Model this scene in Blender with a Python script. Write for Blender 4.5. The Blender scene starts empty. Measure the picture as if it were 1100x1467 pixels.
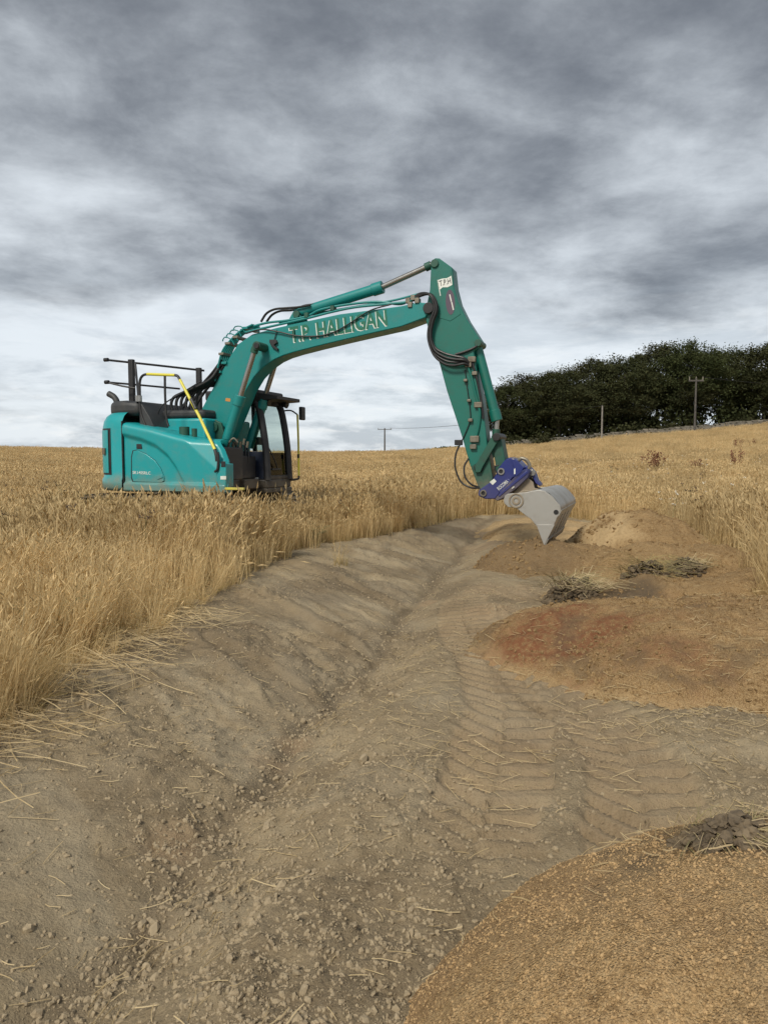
import bpy, math, random
import numpy as np
from mathutils import Vector, Matrix

random.seed(7)
rng = np.random.default_rng(11)
scene = bpy.context.scene
col = scene.collection
R = math.radians

# ------------------------------------------------------------------ camera
EYE = 1.6
PITCH = R(4.24)
cam_data = bpy.data.cameras.new('camera')
cam = bpy.data.objects.new('camera', cam_data)
col.objects.link(cam)
cam.location = (0, 0, EYE)
cam.rotation_euler = (math.pi / 2 - PITCH, 0, 0)
cam_data.sensor_fit = 'VERTICAL'
cam_data.sensor_height = 36.0
cam_data.sensor_width = 27.0
cam_data.lens = 26.0
cam_data.clip_start = 0.05
cam_data.clip_end = 5000
scene.camera = cam

# ------------------------------------------------------------------ light
SUN_EL, SUN_AZ = R(44), R(-150)      # azimuth measured from +Y (view direction), clockwise
SKY_K = 0.50
SKY_LOC = (4.81, 3.9, 1.7)
sun_data = bpy.data.lights.new('sun', 'SUN')
sun_data.energy = 1.5
sun_data.angle = R(14)
sun_data.color = (1.0, 0.94, 0.82)
sun = bpy.data.objects.new('sun', sun_data)
col.objects.link(sun)
sd = Vector((math.sin(SUN_AZ) * math.cos(SUN_EL), math.cos(SUN_AZ) * math.cos(SUN_EL), math.sin(SUN_EL)))
sun.rotation_euler = (-sd).to_track_quat('-Z', 'Y').to_euler()

world = bpy.data.worlds.new('World')
scene.world = world
world.use_nodes = True
scene.view_settings.view_transform = 'Standard'
scene.view_settings.look = 'None'
scene.view_settings.gamma = 1.0
scene.view_settings.use_curve_mapping = False
scene.view_settings.exposure = 1.2


class NT:
    """small helper to write node trees"""
    def __init__(self, tree):
        self.t = tree
        tree.nodes.clear()

    def n(self, kind, **kw):
        nd = self.t.nodes.new(kind)
        for k, v in kw.items():
            setattr(nd, k, v)
        return nd

    def link(self, a, b):
        self.t.links.new(a, b)

    def val(self, sock, v):
        if hasattr(v, 'links') or hasattr(v, 'is_linked'):
            self.link(v, sock)
        else:
            sock.default_value = v

    def math(self, op, a, b=None, c=None, clamp=False):
        nd = self.n('ShaderNodeMath', operation=op, use_clamp=clamp)
        self.val(nd.inputs[0], a)
        if b is not None:
            self.val(nd.inputs[1], b)
        if c is not None:
            self.val(nd.inputs[2], c)
        return nd.outputs[0]

    def mix(self, f, a, b, blend='MIX'):
        nd = self.n('ShaderNodeMix', data_type='RGBA', blend_type=blend)
        self.val(nd.inputs[0], f)
        for s, v in ((nd.inputs[6], a), (nd.inputs[7], b)):
            if isinstance(v, (tuple, list)):
                s.default_value = (*v[:3], 1)
            else:
                self.link(v, s)
        return nd.outputs[2]

    def noise(self, vec, scale, detail=4, rough=0.55, dist=0.0, out=0):
        nd = self.n('ShaderNodeTexNoise')
        if vec is not None:
            self.link(vec, nd.inputs['Vector'])
        nd.inputs['Scale'].default_value = scale
        nd.inputs['Detail'].default_value = detail
        nd.inputs['Roughness'].default_value = rough
        nd.inputs['Distortion'].default_value = dist
        return nd.outputs[out]

    def ramp(self, f, lo, hi, a=0.0, b=1.0):
        nd = self.n('ShaderNodeMapRange', interpolation_type='SMOOTHSTEP')
        self.val(nd.inputs[0], f)
        nd.inputs[1].default_value = lo
        nd.inputs[2].default_value = hi
        nd.inputs[3].default_value = a
        nd.inputs[4].default_value = b
        return nd.outputs[0]


def build_sky():
    t = NT(world.node_tree)
    out = t.n('ShaderNodeOutputWorld')
    tc = t.n('ShaderNodeTexCoord')
    sep = t.n('ShaderNodeSeparateXYZ')
    t.link(tc.outputs['Generated'], sep.inputs[0])
    z = t.math('MAXIMUM', sep.outputs[2], 0.0)
    den = t.math('ADD', z, 0.16)
    u = t.math('DIVIDE', sep.outputs[0], den)
    v = t.math('DIVIDE', sep.outputs[1], den)
    cmb = t.n('ShaderNodeCombineXYZ')
    t.link(u, cmb.inputs[0])
    t.link(v, cmb.inputs[1])
    mp = t.n('ShaderNodeMapping')
    mp.inputs['Location'].default_value = SKY_LOC
    mp.inputs['Rotation'].default_value = (0, 0, R(-8))
    mp.inputs['Scale'].default_value = (1.0, 1.0, 1.0)
    t.link(cmb.outputs[0], mp.inputs[0])
    P = mp.outputs[0]
    big = t.noise(P, 0.75, 2, 0.45, 0.15)
    mid = t.noise(P, 1.9, 7, 0.56, 0.2)
    fine = t.noise(P, 5.5, 12, 0.66, 0.15)
    d = t.math('MULTIPLY', big, 1.30)
    d = t.math('MULTIPLY_ADD', mid, 0.75, d)
    d = t.math('MULTIPLY_ADD', fine, 0.30, d)
    d = t.math('SUBTRACT', d, 1.165)          # centred on 0
    # the deck thins out towards the whole horizon
    thin = t.ramp(z, 0.09, 0.27, -0.28, 0.08)
    d = t.math('ADD', d, thin)
    cov = t.ramp(d, -0.24, 0.36)
    col1 = t.mix(cov, (0.715, 0.765, 0.810), (0.150, 0.164, 0.186))
    # soft pale-blue layers low down
    low = t.n('ShaderNodeCombineXYZ')
    t.link(t.math('MULTIPLY', sep.outputs[0], 3.0), low.inputs[0])
    t.link(t.math('MULTIPLY', sep.outputs[1], 3.0), low.inputs[1])
    t.link(t.math('MULTIPLY', sep.outputs[2], 13.0), low.inputs[2])
    st = t.noise(low.outputs[0], 1.7, 10, 0.62, 0.3)
    stf = t.math('MULTIPLY', t.ramp(st, 0.42, 0.60), t.ramp(z, 0.04, 0.28, 0.80, 0.0))
    col2 = t.mix(stf, col1, (0.40, 0.45, 0.505))
    st2 = t.noise(low.outputs[0], 3.6, 10, 0.66, 0.3)
    hi = t.math('MULTIPLY', t.ramp(st2, 0.50, 0.70), t.ramp(z, 0.02, 0.25, 0.6, 0.0))
    col3 = t.mix(hi, col2, (0.86, 0.87, 0.87))
    sky = t.n('ShaderNodeTexSky', sky_type='NISHITA', sun_disc=False)
    sky.sun_elevation = SUN_EL
    sky.sun_rotation = SUN_AZ
    b1 = t.n('ShaderNodeBackground')
    t.link(sky.outputs[0], b1.inputs[0])
    b1.inputs[1].default_value = 0.06
    b2 = t.n('ShaderNodeBackground')
    t.link(col3, b2.inputs[0])
    b2.inputs[1].default_value = SKY_K
    mx = t.n('ShaderNodeMixShader')
    mx.inputs[0].default_value = 0.93
    t.link(b1.outputs[0], mx.inputs[1])
    t.link(b2.outputs[0], mx.inputs[2])
    t.link(mx.outputs[0], out.inputs[0])


build_sky()

# ------------------------------------------------------------------ numeric noise
def _hash(ix, iy, s):
    h = np.sin(ix * 127.1 + iy * 311.7 + s * 74.7) * 43758.5453
    return h - np.floor(h)


def vnoise(x, y, s=0):
    ix, iy = np.floor(x), np.floor(y)
    fx, fy = x - ix, y - iy
    fx = fx * fx * (3 - 2 * fx)
    fy = fy * fy * (3 - 2 * fy)
    a, b = _hash(ix, iy, s), _hash(ix + 1, iy, s)
    c, d = _hash(ix, iy + 1, s), _hash(ix + 1, iy + 1, s)
    return (a * (1 - fx) + b * fx) * (1 - fy) + (c * (1 - fx) + d * fx) * fy


def fbm(x, y, octv=4, s=0, gain=0.5):
    t, amp, f, n = 0.0, 1.0, 1.0, 0.0
    for o in range(octv):
        ca, sa = math.cos(o * 0.9 + 0.3), math.sin(o * 0.9 + 0.3)
        t = t + amp * (vnoise((x * ca - y * sa) * f, (x * sa + y * ca) * f, s + o) - 0.5)
        n += amp
        amp *= gain
        f *= 2.03
    return t / n * 2.0      # about -1..1


def sm(t):
    t = np.clip(t, 0, 1)
    return t * t * (3 - 2 * t)


# ------------------------------------------------------------------ terrain
def edge_left(y):
    return np.interp(y, [-5, 0, 3, 4, 5.2, 7, 8.1, 10, 11.8, 13, 14.4, 16, 17.6, 19, 19.6, 21],
                     [-2.9, -2.7, -2.3, -2.09, -2.06, -1.93, -1.88, -1.7, -1.4, -0.8, 0.1, 0.9, 1.6, 2.6, 6, 60])


def edge_right(y):
    return np.interp(y, [-5, 2, 5, 7.1, 8.8, 10.5, 13.3, 16, 18, 19.6], [4.6, 4.0, 3.7, 3.72, 4.1, 4.55, 5.2, 5.2, 4.6, 3.0])


def groove(y):
    y = np.asarray(y, float)
    return 0.05 * np.sin(y * 2.1 + 0.6) + 0.03 * np.sin(y * 5.3) + np.interp(y, [-5, 0, 2, 2.4, 3.4, 4.2, 5.6, 8.4, 12, 17, 20],
                     [-1.6, -1.3, -0.96, -0.86, -0.74, -0.5, -0.17, 0.38, 1.15, 2.3, 3.2])


TRACKS = [np.array([(0.05, 1.7), (0.26, 2.5), (0.40, 3.0), (0.61, 3.8), (0.80, 4.7), (0.80, 5.6), (0.76, 7.0), (1.0, 9.0)]),
          np.array([(0.60, 1.4), (0.95, 2.4), (1.16, 3.1), (1.32, 3.8), (1.26, 4.5), (1.08, 5.2), (1.0, 6.2)])]


def track_uv(x, y, line):
    best = np.full(x.shape, 1e9)
    bu, bv = np.zeros(x.shape), np.zeros(x.shape)
    acc = 0.0
    for p, q in zip(line[:-1], line[1:]):
        d = q - p
        L = float(np.hypot(*d))
        d = d / L
        rx, ry = x - p[0], y - p[1]
        t = np.clip(rx * d[0] + ry * d[1], 0, L)
        ex, ey = rx - t * d[0], ry - t * d[1]
        dist = np.hypot(ex, ey)
        side = np.sign(rx * d[1] - ry * d[0])
        m = dist < best
        best = np.where(m, dist, best)
        bu = np.where(m, acc + t, bu)
        bv = np.where(m, dist * side, bv)
        acc += L
    return bu, bv, acc


def track_relief(x, y):
    h = np.zeros(x.shape)
    mk = np.zeros(x.shape)
    wob = fbm(x * 2.5, y * 2.5, 3, 40)
    for k, ln in enumerate(TRACKS):
        u, v, L = track_uv(x, y, ln)
        w = 1 - sm((np.abs(v + 0.05 * wob) - 0.225) / 0.07)
        w = w * sm((u - 0.9) / 0.8) * sm((L - u) / 1.2)
        w = w * (0.55 + 0.45 * sm((fbm(x * 1.3, y * 1.3, 2, 50 + k) + 0.55) / 0.5))
        brk = 0.45 + 0.55 * sm((fbm(x * 2.1, y * 2.1, 3, 57 + k) + 0.25) / 0.5)
        ph = (u - np.where(v > 0, 0.28, 0.80) * np.abs(v) + 0.05 * wob) / 0.165
        s = np.sin(2 * math.pi * ph + np.where(v > 0, 0.0, 1.9))
        lug = sm(s * 1.8 + 0.1)
        h = h - w * (0.008 + (0.066 if k == 0 else 0.05) * lug * brk)
        mk = np.maximum(mk, w)
    return h, mk


def hills(x, y):
    far = sm((y - 14) / 100)
    rt = 0.090 * np.logaddexp(0, (x - 4) / 6.0) * 6.0
    lf = 0.020 * np.logaddexp(0, (-x - 8) / 8.0) * 8.0
    cap = 1.35 + np.minimum(rt, 30) + np.minimum(lf, 4)
    return far * cap


def ground_h(x, y, rough=True):
    x = np.asarray(x, float)
    y = np.asarray(y, float)
    xl, xr, xg = edge_left(y), edge_right(y), groove(y)
    g = 1 - sm((y - 14) / 5)
    tl = np.clip((xg - x) / np.maximum(xg - np.minimum(xl, xg - 0.3), 0.3), 0, 1)
    left = -0.15 + 0.25 * tl ** 1.1 + 0.05 * np.sin(math.pi * tl)
    d = x - xg
    right = -0.15 + 0.15 * sm(d / 0.6) + 0.03 * np.exp(-((d - 0.8) / 0.35) ** 2)
    right = right + 0.14 * sm((x - xr + 0.4) / 0.8)
    z = np.where(x < xg, left, right) * g + 0.10 * (1 - g)
    z = z + hills(x, y)
    z = z + 0.10 * fbm(x * 0.16, y * 0.16, 3, 3) * sm((np.abs(x - 1) + np.abs(y - 6) * 0.3 - 6) / 10)
    if rough:
        bare = sm((x - xl) / 0.3) * sm((xr - x) / 0.3)
        th, tm = track_relief(x, y)
        q = (1 - 0.88 * tm)
        z = z + 0.055 * fbm(x * 1.5, y * 1.5, 4, 5, 0.6) * bare * q
        n1 = fbm(x * 5.5, y * 5.5, 4, 8, 0.6)
        crumb = sm((fbm(x * 1.1, y * 1.1, 2, 21) + 0.15) / 0.5)
        z = z + (0.014 + 0.026 * crumb) * n1 * q
        n2 = np.abs(fbm(x * 15, y * 15, 2, 12, 0.6))
        z = z + 0.030 * n2 * (0.3 + crumb) * q * (1 - sm((y - 7) / 6))
        # ridge of crumbled clods beside the groove
        dg = x - xg
        z = z + 0.05 * np.exp(-((dg - 0.03) / 0.10) ** 2) * (fbm(x * 6, y * 6, 3, 31) + 0.2) * g
        z = z - 0.035 * np.exp(-((dg + 0.07) / 0.07) ** 2) * sm((fbm(x * 1.9, y * 1.9, 2, 37) + 0.35) / 0.4) * g
        # scrape marks left by the bucket on the cut slope
        ca, sa = 0.62, -0.78
        al, ac = x * ca + y * sa, -x * sa + y * ca
        scr = fbm(al * 0.55, ac * 5.0, 3, 61, 0.6)
        zone = sm((tl - 0.05) / 0.15) * (1 - sm((tl - 0.85) / 0.15)) * sm((y - 3.4) / 1.5) * (x < xg)
        z = z + 0.055 * scr * zone * g
        step = sm((scr - 0.12) / 0.06)
        z = z + 0.022 * step * zone * g
        z = z + th
    return z


# heaps: height above the ground as functions of x, y (negative outside)
def blob(x, y, cx, cy, rx, ry, h, rot=0.0, p=1.0):
    ca, sa = math.cos(rot), math.sin(rot)
    u = ((x - cx) * ca + (y - cy) * sa) / rx
    v = (-(x - cx) * sa + (y - cy) * ca) / ry
    r2 = u * u + v * v
    return h * np.where(r2 < 1, np.power(np.clip(1 - r2, 0, 1), p), -(r2 - 1) * 0.8)


def smax(a, b, k=0.05):
    return np.logaddexp(a / k, b / k) * k


def heap_near(x, y):
    w = 0.06 * fbm(x * 2.3, y * 2.3, 3, 71)
    h = blob(x + w, y + w, 1.16, 1.66, 1.14, 1.06, 0.58, 0.12, 0.72)
    h = smax(h, blob(x, y, 1.08, 2.12, 0.38, 0.30, 0.50, 0.2, 0.9), 0.05)
    return h + 0.025 * fbm(x * 4, y * 4, 4, 72)


def heap_red(x, y):
    w = 0.12 * fbm(x * 1.6, y * 1.6, 3, 75)
    h = blob(x + w, y + w, 2.9, 5.85, 2.05, 1.42, 0.42, -0.10, 0.75)
    h = smax(h, blob(x, y, 1.75, 6.25, 0.95, 0.75, 0.32, 0.3, 0.8), 0.04)
    return h + 0.05 * fbm(x * 3, y * 3, 5, 76, 0.6)


def heap_bucket(x, y):
    w = 0.15 * fbm(x * 1.2, y * 1.2, 3, 81)
    h = blob(x + w, y + w, 2.45, 10.6, 1.15, 0.95, 0.42, 0.2, 0.9)
    h = smax(h, blob(x + w, y, 4.0, 11.8, 1.05, 1.4, 0.74, 0.5, 1.0), 0.06)
    h = smax(h, blob(x, y + w, 3.7, 9.6, 1.2, 1.2, 0.46, 0.4, 0.9), 0.06)
    h = smax(h, blob(x, y, 3.3, 8.1, 1.5, 0.75, 0.25, -0.1, 0.8), 0.05)
    return h + 0.07 * fbm(x * 2.2, y * 2.2, 5, 82, 0.6)


def heap_spread(x, y):
    h = blob(x, y, 3.4, 15.2, 1.35, 2.6, 0.16, -0.1, 0.5)
    h = h - 0.07 * sm(np.sin(y * 5.2 + 0.4 * fbm(x, y, 2, 90)) * 1.5 - 0.3) * (h > 0.02)
    return h + 0.01 * fbm(x * 3, y * 3, 3, 91)


HEAPS = {'near': heap_near, 'red': heap_red, 'bucket': heap_bucket, 'spread': heap_spread}


def surface_h(x, y):
    x = np.asarray(x, float)
    y = np.asarray(y, float)
    h = np.max([f(x, y) for f in HEAPS.values()], axis=0)
    return np.maximum(ground_h(x, y), ground_h(x, y, False) + h + heap_rough(x, y))


# ------------------------------------------------------------------ object helpers
def tag(o, label=None, cat=None, group=None, kind=None):
    if label:
        o['label'] = label
    if cat:
        o['category'] = cat
    if group:
        o['group'] = group
    if kind:
        o['kind'] = kind
    return o


def link(name, me, mats=None, parent=None):
    o = bpy.data.objects.new(name, me)
    col.objects.link(o)
    if mats is not None and me is not None and not me.materials:
        for m in (mats if isinstance(mats, (list, tuple)) else [mats]):
            me.materials.append(m)
    if parent is not None:
        o.parent = parent
    return o


def mesh_np(name, co, quads, smooth=True):
    me = bpy.data.meshes.new(name)
    co = np.asarray(co, np.float32)
    quads = np.asarray(quads, np.int32)
    k = quads.shape[1]
    me.vertices.add(len(co))
    me.vertices.foreach_set('co', co.ravel())
    me.loops.add(quads.size)
    me.loops.foreach_set('vertex_index', quads.ravel())
    me.polygons.add(len(quads))
    me.polygons.foreach_set('loop_start', np.arange(0, quads.size, k, dtype=np.int32))
    me.polygons.foreach_set('loop_total', np.full(len(quads), k, np.int32))
    me.update(calc_edges=True)
    me.polygons.foreach_set('use_smooth', np.full(len(quads), smooth, bool))
    return me


def grid_quads(nx, ny):
    i = np.arange(nx * ny).reshape(ny, nx)
    return np.stack([i[:-1, :-1], i[:-1, 1:], i[1:, 1:], i[1:, :-1]], -1).reshape(-1, 4)


def add_color(me, name, rgb):
    a = me.color_attributes.new(name, 'FLOAT_COLOR', 'POINT')
    buf = np.ones((len(me.vertices), 4), np.float32)
    buf[:, :rgb.shape[1]] = rgb
    a.data.foreach_set('color', buf.ravel())


# ------------------------------------------------------------------ materials
def material(name):
    m = bpy.data.materials.new(name)
    m.use_nodes = True
    t = NT(m.node_tree)
    out = t.n('ShaderNodeOutputMaterial')
    b = t.n('ShaderNodeBsdfPrincipled')
    t.link(b.outputs[0], out.inputs[0])
    return m, t, b, out


def bump(t, b, h, dist, strength=1.0):
    nd = t.n('ShaderNodeBump')
    nd.inputs['Strength'].default_value = strength
    nd.inputs['Distance'].default_value = dist
    t.link(h, nd.inputs['Height'])
    t.link(nd.outputs[0], b.inputs['Normal'])


def paint(name, c, rough=0.42, dirt=0.25, dirtcol=(0.16, 0.13, 0.09), metal=0.0, scale=6.0, coat=0.0, fade=0.12, mud=0.5):
    m, t, b, _ = material(name)
    tc = t.n('ShaderNodeTexCoord')
    n = t.noise(tc.outputs['Object'], scale, 6, 0.62, 0.3)
    n2 = t.noise(tc.outputs['Object'], scale * 9, 4, 0.6)
    f = t.math('MULTIPLY', t.ramp(n, 0.45, 0.75), dirt)
    base = t.mix(t.math('MULTIPLY', n2, fade * 2), c, tuple(min(1, v * 1.35 + 0.01) for v in c))
    base = t.mix(f, base, dirtcol)
    # dried mud and dust thrown up on the lower parts, and fine scuffs
    so = t.n('ShaderNodeSeparateXYZ')
    t.link(tc.outputs['Object'], so.inputs[0])
    n5 = t.noise(tc.outputs['Object'], 3.2, 8, 0.68)
    lowf = t.ramp(t.math('MULTIPLY_ADD', n5, -0.9, so.outputs[2]), 0.85, 0.40)
    base = t.mix(t.math('MULTIPLY', lowf, mud), base, (0.23, 0.185, 0.125))
    n6 = t.noise(tc.outputs['Object'], 30, 5, 0.7, 1.2)
    base = t.mix(t.math('MULTIPLY', t.ramp(n6, 0.64, 0.72), 0.35 * mud + 0.05), base, (0.20, 0.17, 0.13))
    t.link(base, b.inputs['Base Color'])
    b.inputs['Metallic'].default_value = metal
    t.link(t.math('MULTIPLY_ADD', n2, 0.22, rough - 0.08), b.inputs['Roughness'])
    b.inputs['Coat Weight'].default_value = coat
    b.inputs['Coat Roughness'].default_value = 0.15
    return m


M = {}


def mat_soil():
    m, t, b, _ = material('bare_soil_and_field')
    g = t.n('ShaderNodeNewGeometry')
    pos = g.outputs['Position']
    at = t.n('ShaderNodeVertexColor', layer_name='mask')
    sp = t.n('ShaderNodeSeparateColor')
    t.link(at.outputs[0], sp.inputs[0])
    field, stain, damp = sp.outputs[0], sp.outputs[1], sp.outputs[2]
    n1 = t.noise(pos, 1.6, 6, 0.6)
    n2 = t.noise(pos, 14, 6, 0.65)
    n3 = t.noise(pos, 90, 3, 0.6)
    a2 = t.n('ShaderNodeVertexColor', layer_name='mask2')
    sp2 = t.n('ShaderNodeSeparateColor')
    t.link(a2.outputs[0], sp2.inputs[0])
    c = t.mix(t.ramp(n1, 0.3, 0.7), (0.205, 0.155, 0.094), (0.330, 0.260, 0.163))
    c = t.mix(t.math('MULTIPLY', t.ramp(n2, 0.35, 0.7), 0.55), c, (0.305, 0.242, 0.158))
    c = t.mix(t.math('MULTIPLY', sp2.outputs[0], 0.8), c, (0.35, 0.288, 0.196))
    c = t.mix(t.math('MULTIPLY', t.ramp(n3, 0.52, 0.75), 0.5), c, (0.30, 0.25, 0.168))
    c = t.mix(t.math('MULTIPLY', t.ramp(n3, 0.46, 0.28), 0.5), c, (0.095, 0.074, 0.052))
    c = t.mix(t.math('MULTIPLY', damp, 0.55), c, (0.082, 0.060, 0.041))
    c = t.mix(t.math('MULTIPLY', stain, t.ramp(n2, 0.2, 0.7, 0.25, 0.75)), c, (0.34, 0.235, 0.140))
    fn = t.noise(pos, 0.35, 5, 0.6)
    fc = t.mix(t.ramp(fn, 0.35, 0.65), (0.30, 0.215, 0.10), (0.42, 0.30, 0.135))
    fc = t.mix(t.math('MULTIPLY', t.ramp(n2, 0.4, 0.7), 0.5), fc, (0.20, 0.15, 0.075))
    c = t.mix(field, c, fc)
    t.link(c, b.inputs['Base Color'])
    b.inputs['Roughness'].default_value = 0.95
    b.inputs['Specular IOR Level'].default_value = 0.15
    h = t.math('MULTIPLY_ADD', n3, 0.35, n2)
    n4 = t.noise(pos, 38, 8, 0.72)
    h = t.math('MULTIPLY_ADD', n4, 0.8, h)
    bump(t, b, h, 0.022, 0.85)
    return m


def mat_sand():
    m, t, b, _ = material('dug_sand')
    g = t.n('ShaderNodeNewGeometry')
    pos = g.outputs['Position']
    at = t.n('ShaderNodeVertexColor', layer_name='mask')
    sp = t.n('ShaderNodeSeparateColor')
    t.link(at.outputs[0], sp.inputs[0])
    red, pale, dark = sp.outputs[0], sp.outputs[1], sp.outputs[2]
    n1 = t.noise(pos, 2.2, 6, 0.6)
    n2 = t.noise(pos, 22, 6, 0.65)
    n3 = t.noise(pos, 160, 2, 0.6)
    c = t.mix(t.ramp(n1, 0.3, 0.7), (0.270, 0.168, 0.074), (0.375, 0.244, 0.113))
    c = t.mix(t.math('MULTIPLY', t.ramp(n2, 0.4, 0.65), 0.7), c, (0.42, 0.29, 0.15))
    c = t.mix(t.math('MULTIPLY', t.ramp(n2, 0.46, 0.30), 0.6), c, (0.135, 0.080, 0.036))
    c = t.mix(t.math('MULTIPLY', t.ramp(n3, 0.5, 0.3), 0.55), c, (0.14, 0.078, 0.032))
    c = t.mix(t.math('MULTIPLY', t.ramp(n3, 0.58, 0.75), 0.5), c, (0.50, 0.35, 0.18))
    vg = t.n('ShaderNodeTexVoronoi')
    t.link(pos, vg.inputs['Vector'])
    vg.inputs['Scale'].default_value = 190
    gs = t.n('ShaderNodeSeparateColor')
    t.link(vg.outputs['Color'], gs.inputs[0])
    c = t.mix(t.ramp(gs.outputs[0], 0.5, 1.0, 0.0, 0.6), c, (0.52, 0.37, 0.20))
    c = t.mix(t.ramp(gs.outputs[1], 0.5, 1.0, 0.0, 0.65), c, (0.115, 0.066, 0.030))
    c = t.mix(t.math('MULTIPLY', red, t.ramp(n2, 0.36, 0.58, 0.22, 0.9)), c, (0.210, 0.082, 0.040))
    c = t.mix(t.math('MULTIPLY', pale, t.ramp(n2, 0.2, 0.6, 0.5, 1.0)), c, (0.55, 0.40, 0.22))
    c = t.mix(t.math('MULTIPLY', dark, t.ramp(n2, 0.2, 0.6, 0.6, 1.0)), c, (0.135, 0.098, 0.062))
    t.link(c, b.inputs['Base Color'])
    b.inputs['Roughness'].default_value = 0.95
    b.inputs['Specular IOR Level'].default_value = 0.15
    bump(t, b, t.math('MULTIPLY_ADD', vg.outputs['Distance'], -0.35, t.math('MULTIPLY_ADD', n3, 0.5, n2)), 0.02, 0.9)
    return m


def mat_grass(name, ca, cb, cc, patch=0.5):
    m, t, b, out = material(name)
    g = t.n('ShaderNodeNewGeometry')
    oi = t.n('ShaderNodeObjectInfo')
    n = t.noise(g.outputs['Position'], 0.28, 4, 0.6)
    n2 = t.noise(g.outputs['Position'], 2.2, 3, 0.6)
    n3 = t.noise(g.outputs['Position'], 23.0, 2, 0.5)
    c = t.mix(oi.outputs['Random'], ca, cb)
    c = t.mix(t.ramp(n3, 0.3, 0.7, 0.0, 0.65), c, cb)
    c = t.mix(t.math('MULTIPLY', t.ramp(n, 0.42, 0.68), patch), c, cc)
    c = t.mix(t.math('MULTIPLY', t.ramp(n2, 0.5, 0.75), 0.45), c, cc)
    t.link(c, b.inputs['Base Color'])
    b.inputs['Roughness'].default_value = 0.7
    b.inputs['Specular IOR Level'].default_value = 0.25
    tr = t.n('ShaderNodeBsdfTranslucent')
    t.link(c, tr.inputs[0])
    mx = t.n('ShaderNodeMixShader')
    mx.inputs[0].default_value = 0.42
    t.link(b.outputs[0], mx.inputs[1])
    t.link(tr.outputs[0], mx.inputs[2])
    t.link(mx.outputs[0], out.inputs[0])
    return m


def mat_simple(name, ca, cb, scale=8.0, rough=0.8, bmp=0.0, metal=0.0, inst=False):
    m, t, b, _ = material(name)
    tc = t.n('ShaderNodeTexCoord')
    vec = tc.outputs['Object']
    n = t.noise(vec, scale, 6, 0.62)
    c = t.mix(t.ramp(n, 0.3, 0.7), ca, cb)
    if inst:
        oi = t.n('ShaderNodeObjectInfo')
        c = t.mix(t.math('MULTIPLY', oi.outputs['Random'], 0.8), c, cb)
    t.link(c, b.inputs['Base Color'])
    b.inputs['Roughness'].default_value = rough
    b.inputs['Metallic'].default_value = metal
    if bmp:
        bump(t, b, n, bmp)
    return m


def mat_leaf(name, ca, cb):
    m, t, b, _ = material(name)
    g = t.n('ShaderNodeNewGeometry')
    n = t.noise(g.outputs['Position'], 0.45, 4, 0.6)
    n2 = t.noise(g.outputs['Position'], 4.0, 2, 0.6)
    c = t.mix(t.ramp(n, 0.35, 0.65), ca, cb)
    c = t.mix(t.math('MULTIPLY', n2, 0.6), c, cb)
    oi = t.n('ShaderNodeObjectInfo')
    c = t.mix(t.math('MULTIPLY', oi.outputs['Random'], 0.5), c, tuple(v * k for v, k in zip(cb, (0.8, 1.2, 0.8))))
    t.link(c, b.inputs['Base Color'])
    b.inputs['Roughness'].default_value = 0.75
    b.inputs['Specular IOR Level'].default_value = 0.04
    return m


M['soil'] = mat_soil()
M['sand'] = mat_sand()
M['grass'] = mat_grass('dry_grass_stalks', (0.43, 0.305, 0.135), (0.87, 0.69, 0.39), (0.47, 0.35, 0.18), 0.65)
M['grass_low'] = mat_grass('dry_grass_blades', (0.34, 0.26, 0.11), (0.60, 0.47, 0.22), (0.26, 0.23, 0.085))
M['straw'] = mat_grass('cut_straw', (0.50, 0.38, 0.20), (0.80, 0.67, 0.43), (0.42, 0.31, 0.16))
M['weed_dark'] = mat_simple('dark_seed_heads', (0.05, 0.032, 0.022), (0.12, 0.075, 0.045), 20)
M['weed_stem'] = mat_simple('weed_stems', (0.16, 0.14, 0.06), (0.30, 0.24, 0.11), 10)
M['weed_white'] = mat_simple('pale_umbels', (0.62, 0.58, 0.48), (0.8, 0.78, 0.7), 20)
M['weed_leaf'] = mat_simple('grey_green_leaves', (0.10, 0.115, 0.05), (0.19, 0.19, 0.09), 6)
M['dock'] = mat_simple('rust_red_dock_seed', (0.11, 0.04, 0.018), (0.19, 0.075, 0.035), 14)
M['stone'] = mat_simple('soil_clod', (0.205, 0.155, 0.096), (0.345, 0.275, 0.178), 3, 0.95, 0.0, inst=True)
M['chip'] = mat_simple('sand_grains', (0.235, 0.143, 0.060), (0.48, 0.325, 0.162), 3, 0.9, inst=True)
M['leaf'] = mat_leaf('dark_beech_leaves', (0.019, 0.020, 0.011), (0.056, 0.054, 0.027))
M['leaf_far'] = mat_leaf('hedge_leaves', (0.045, 0.055, 0.035), (0.075, 0.085, 0.05))
M['bark'] = mat_simple('tree_bark', (0.035, 0.03, 0.024), (0.07, 0.06, 0.05), 3)
M['wallstone'] = mat_simple('weathered_wall_stone', (0.10, 0.09, 0.07), (0.22, 0.20, 0.165), 1.3, 0.95, 0.05)
M['polewood'] = mat_simple('weathered_pole_wood', (0.16, 0.145, 0.125), (0.28, 0.26, 0.235), 4, 0.9)
M['poledark'] = mat_simple('tarred_pole_wood', (0.05, 0.045, 0.04), (0.11, 0.10, 0.09), 4, 0.9)

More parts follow.
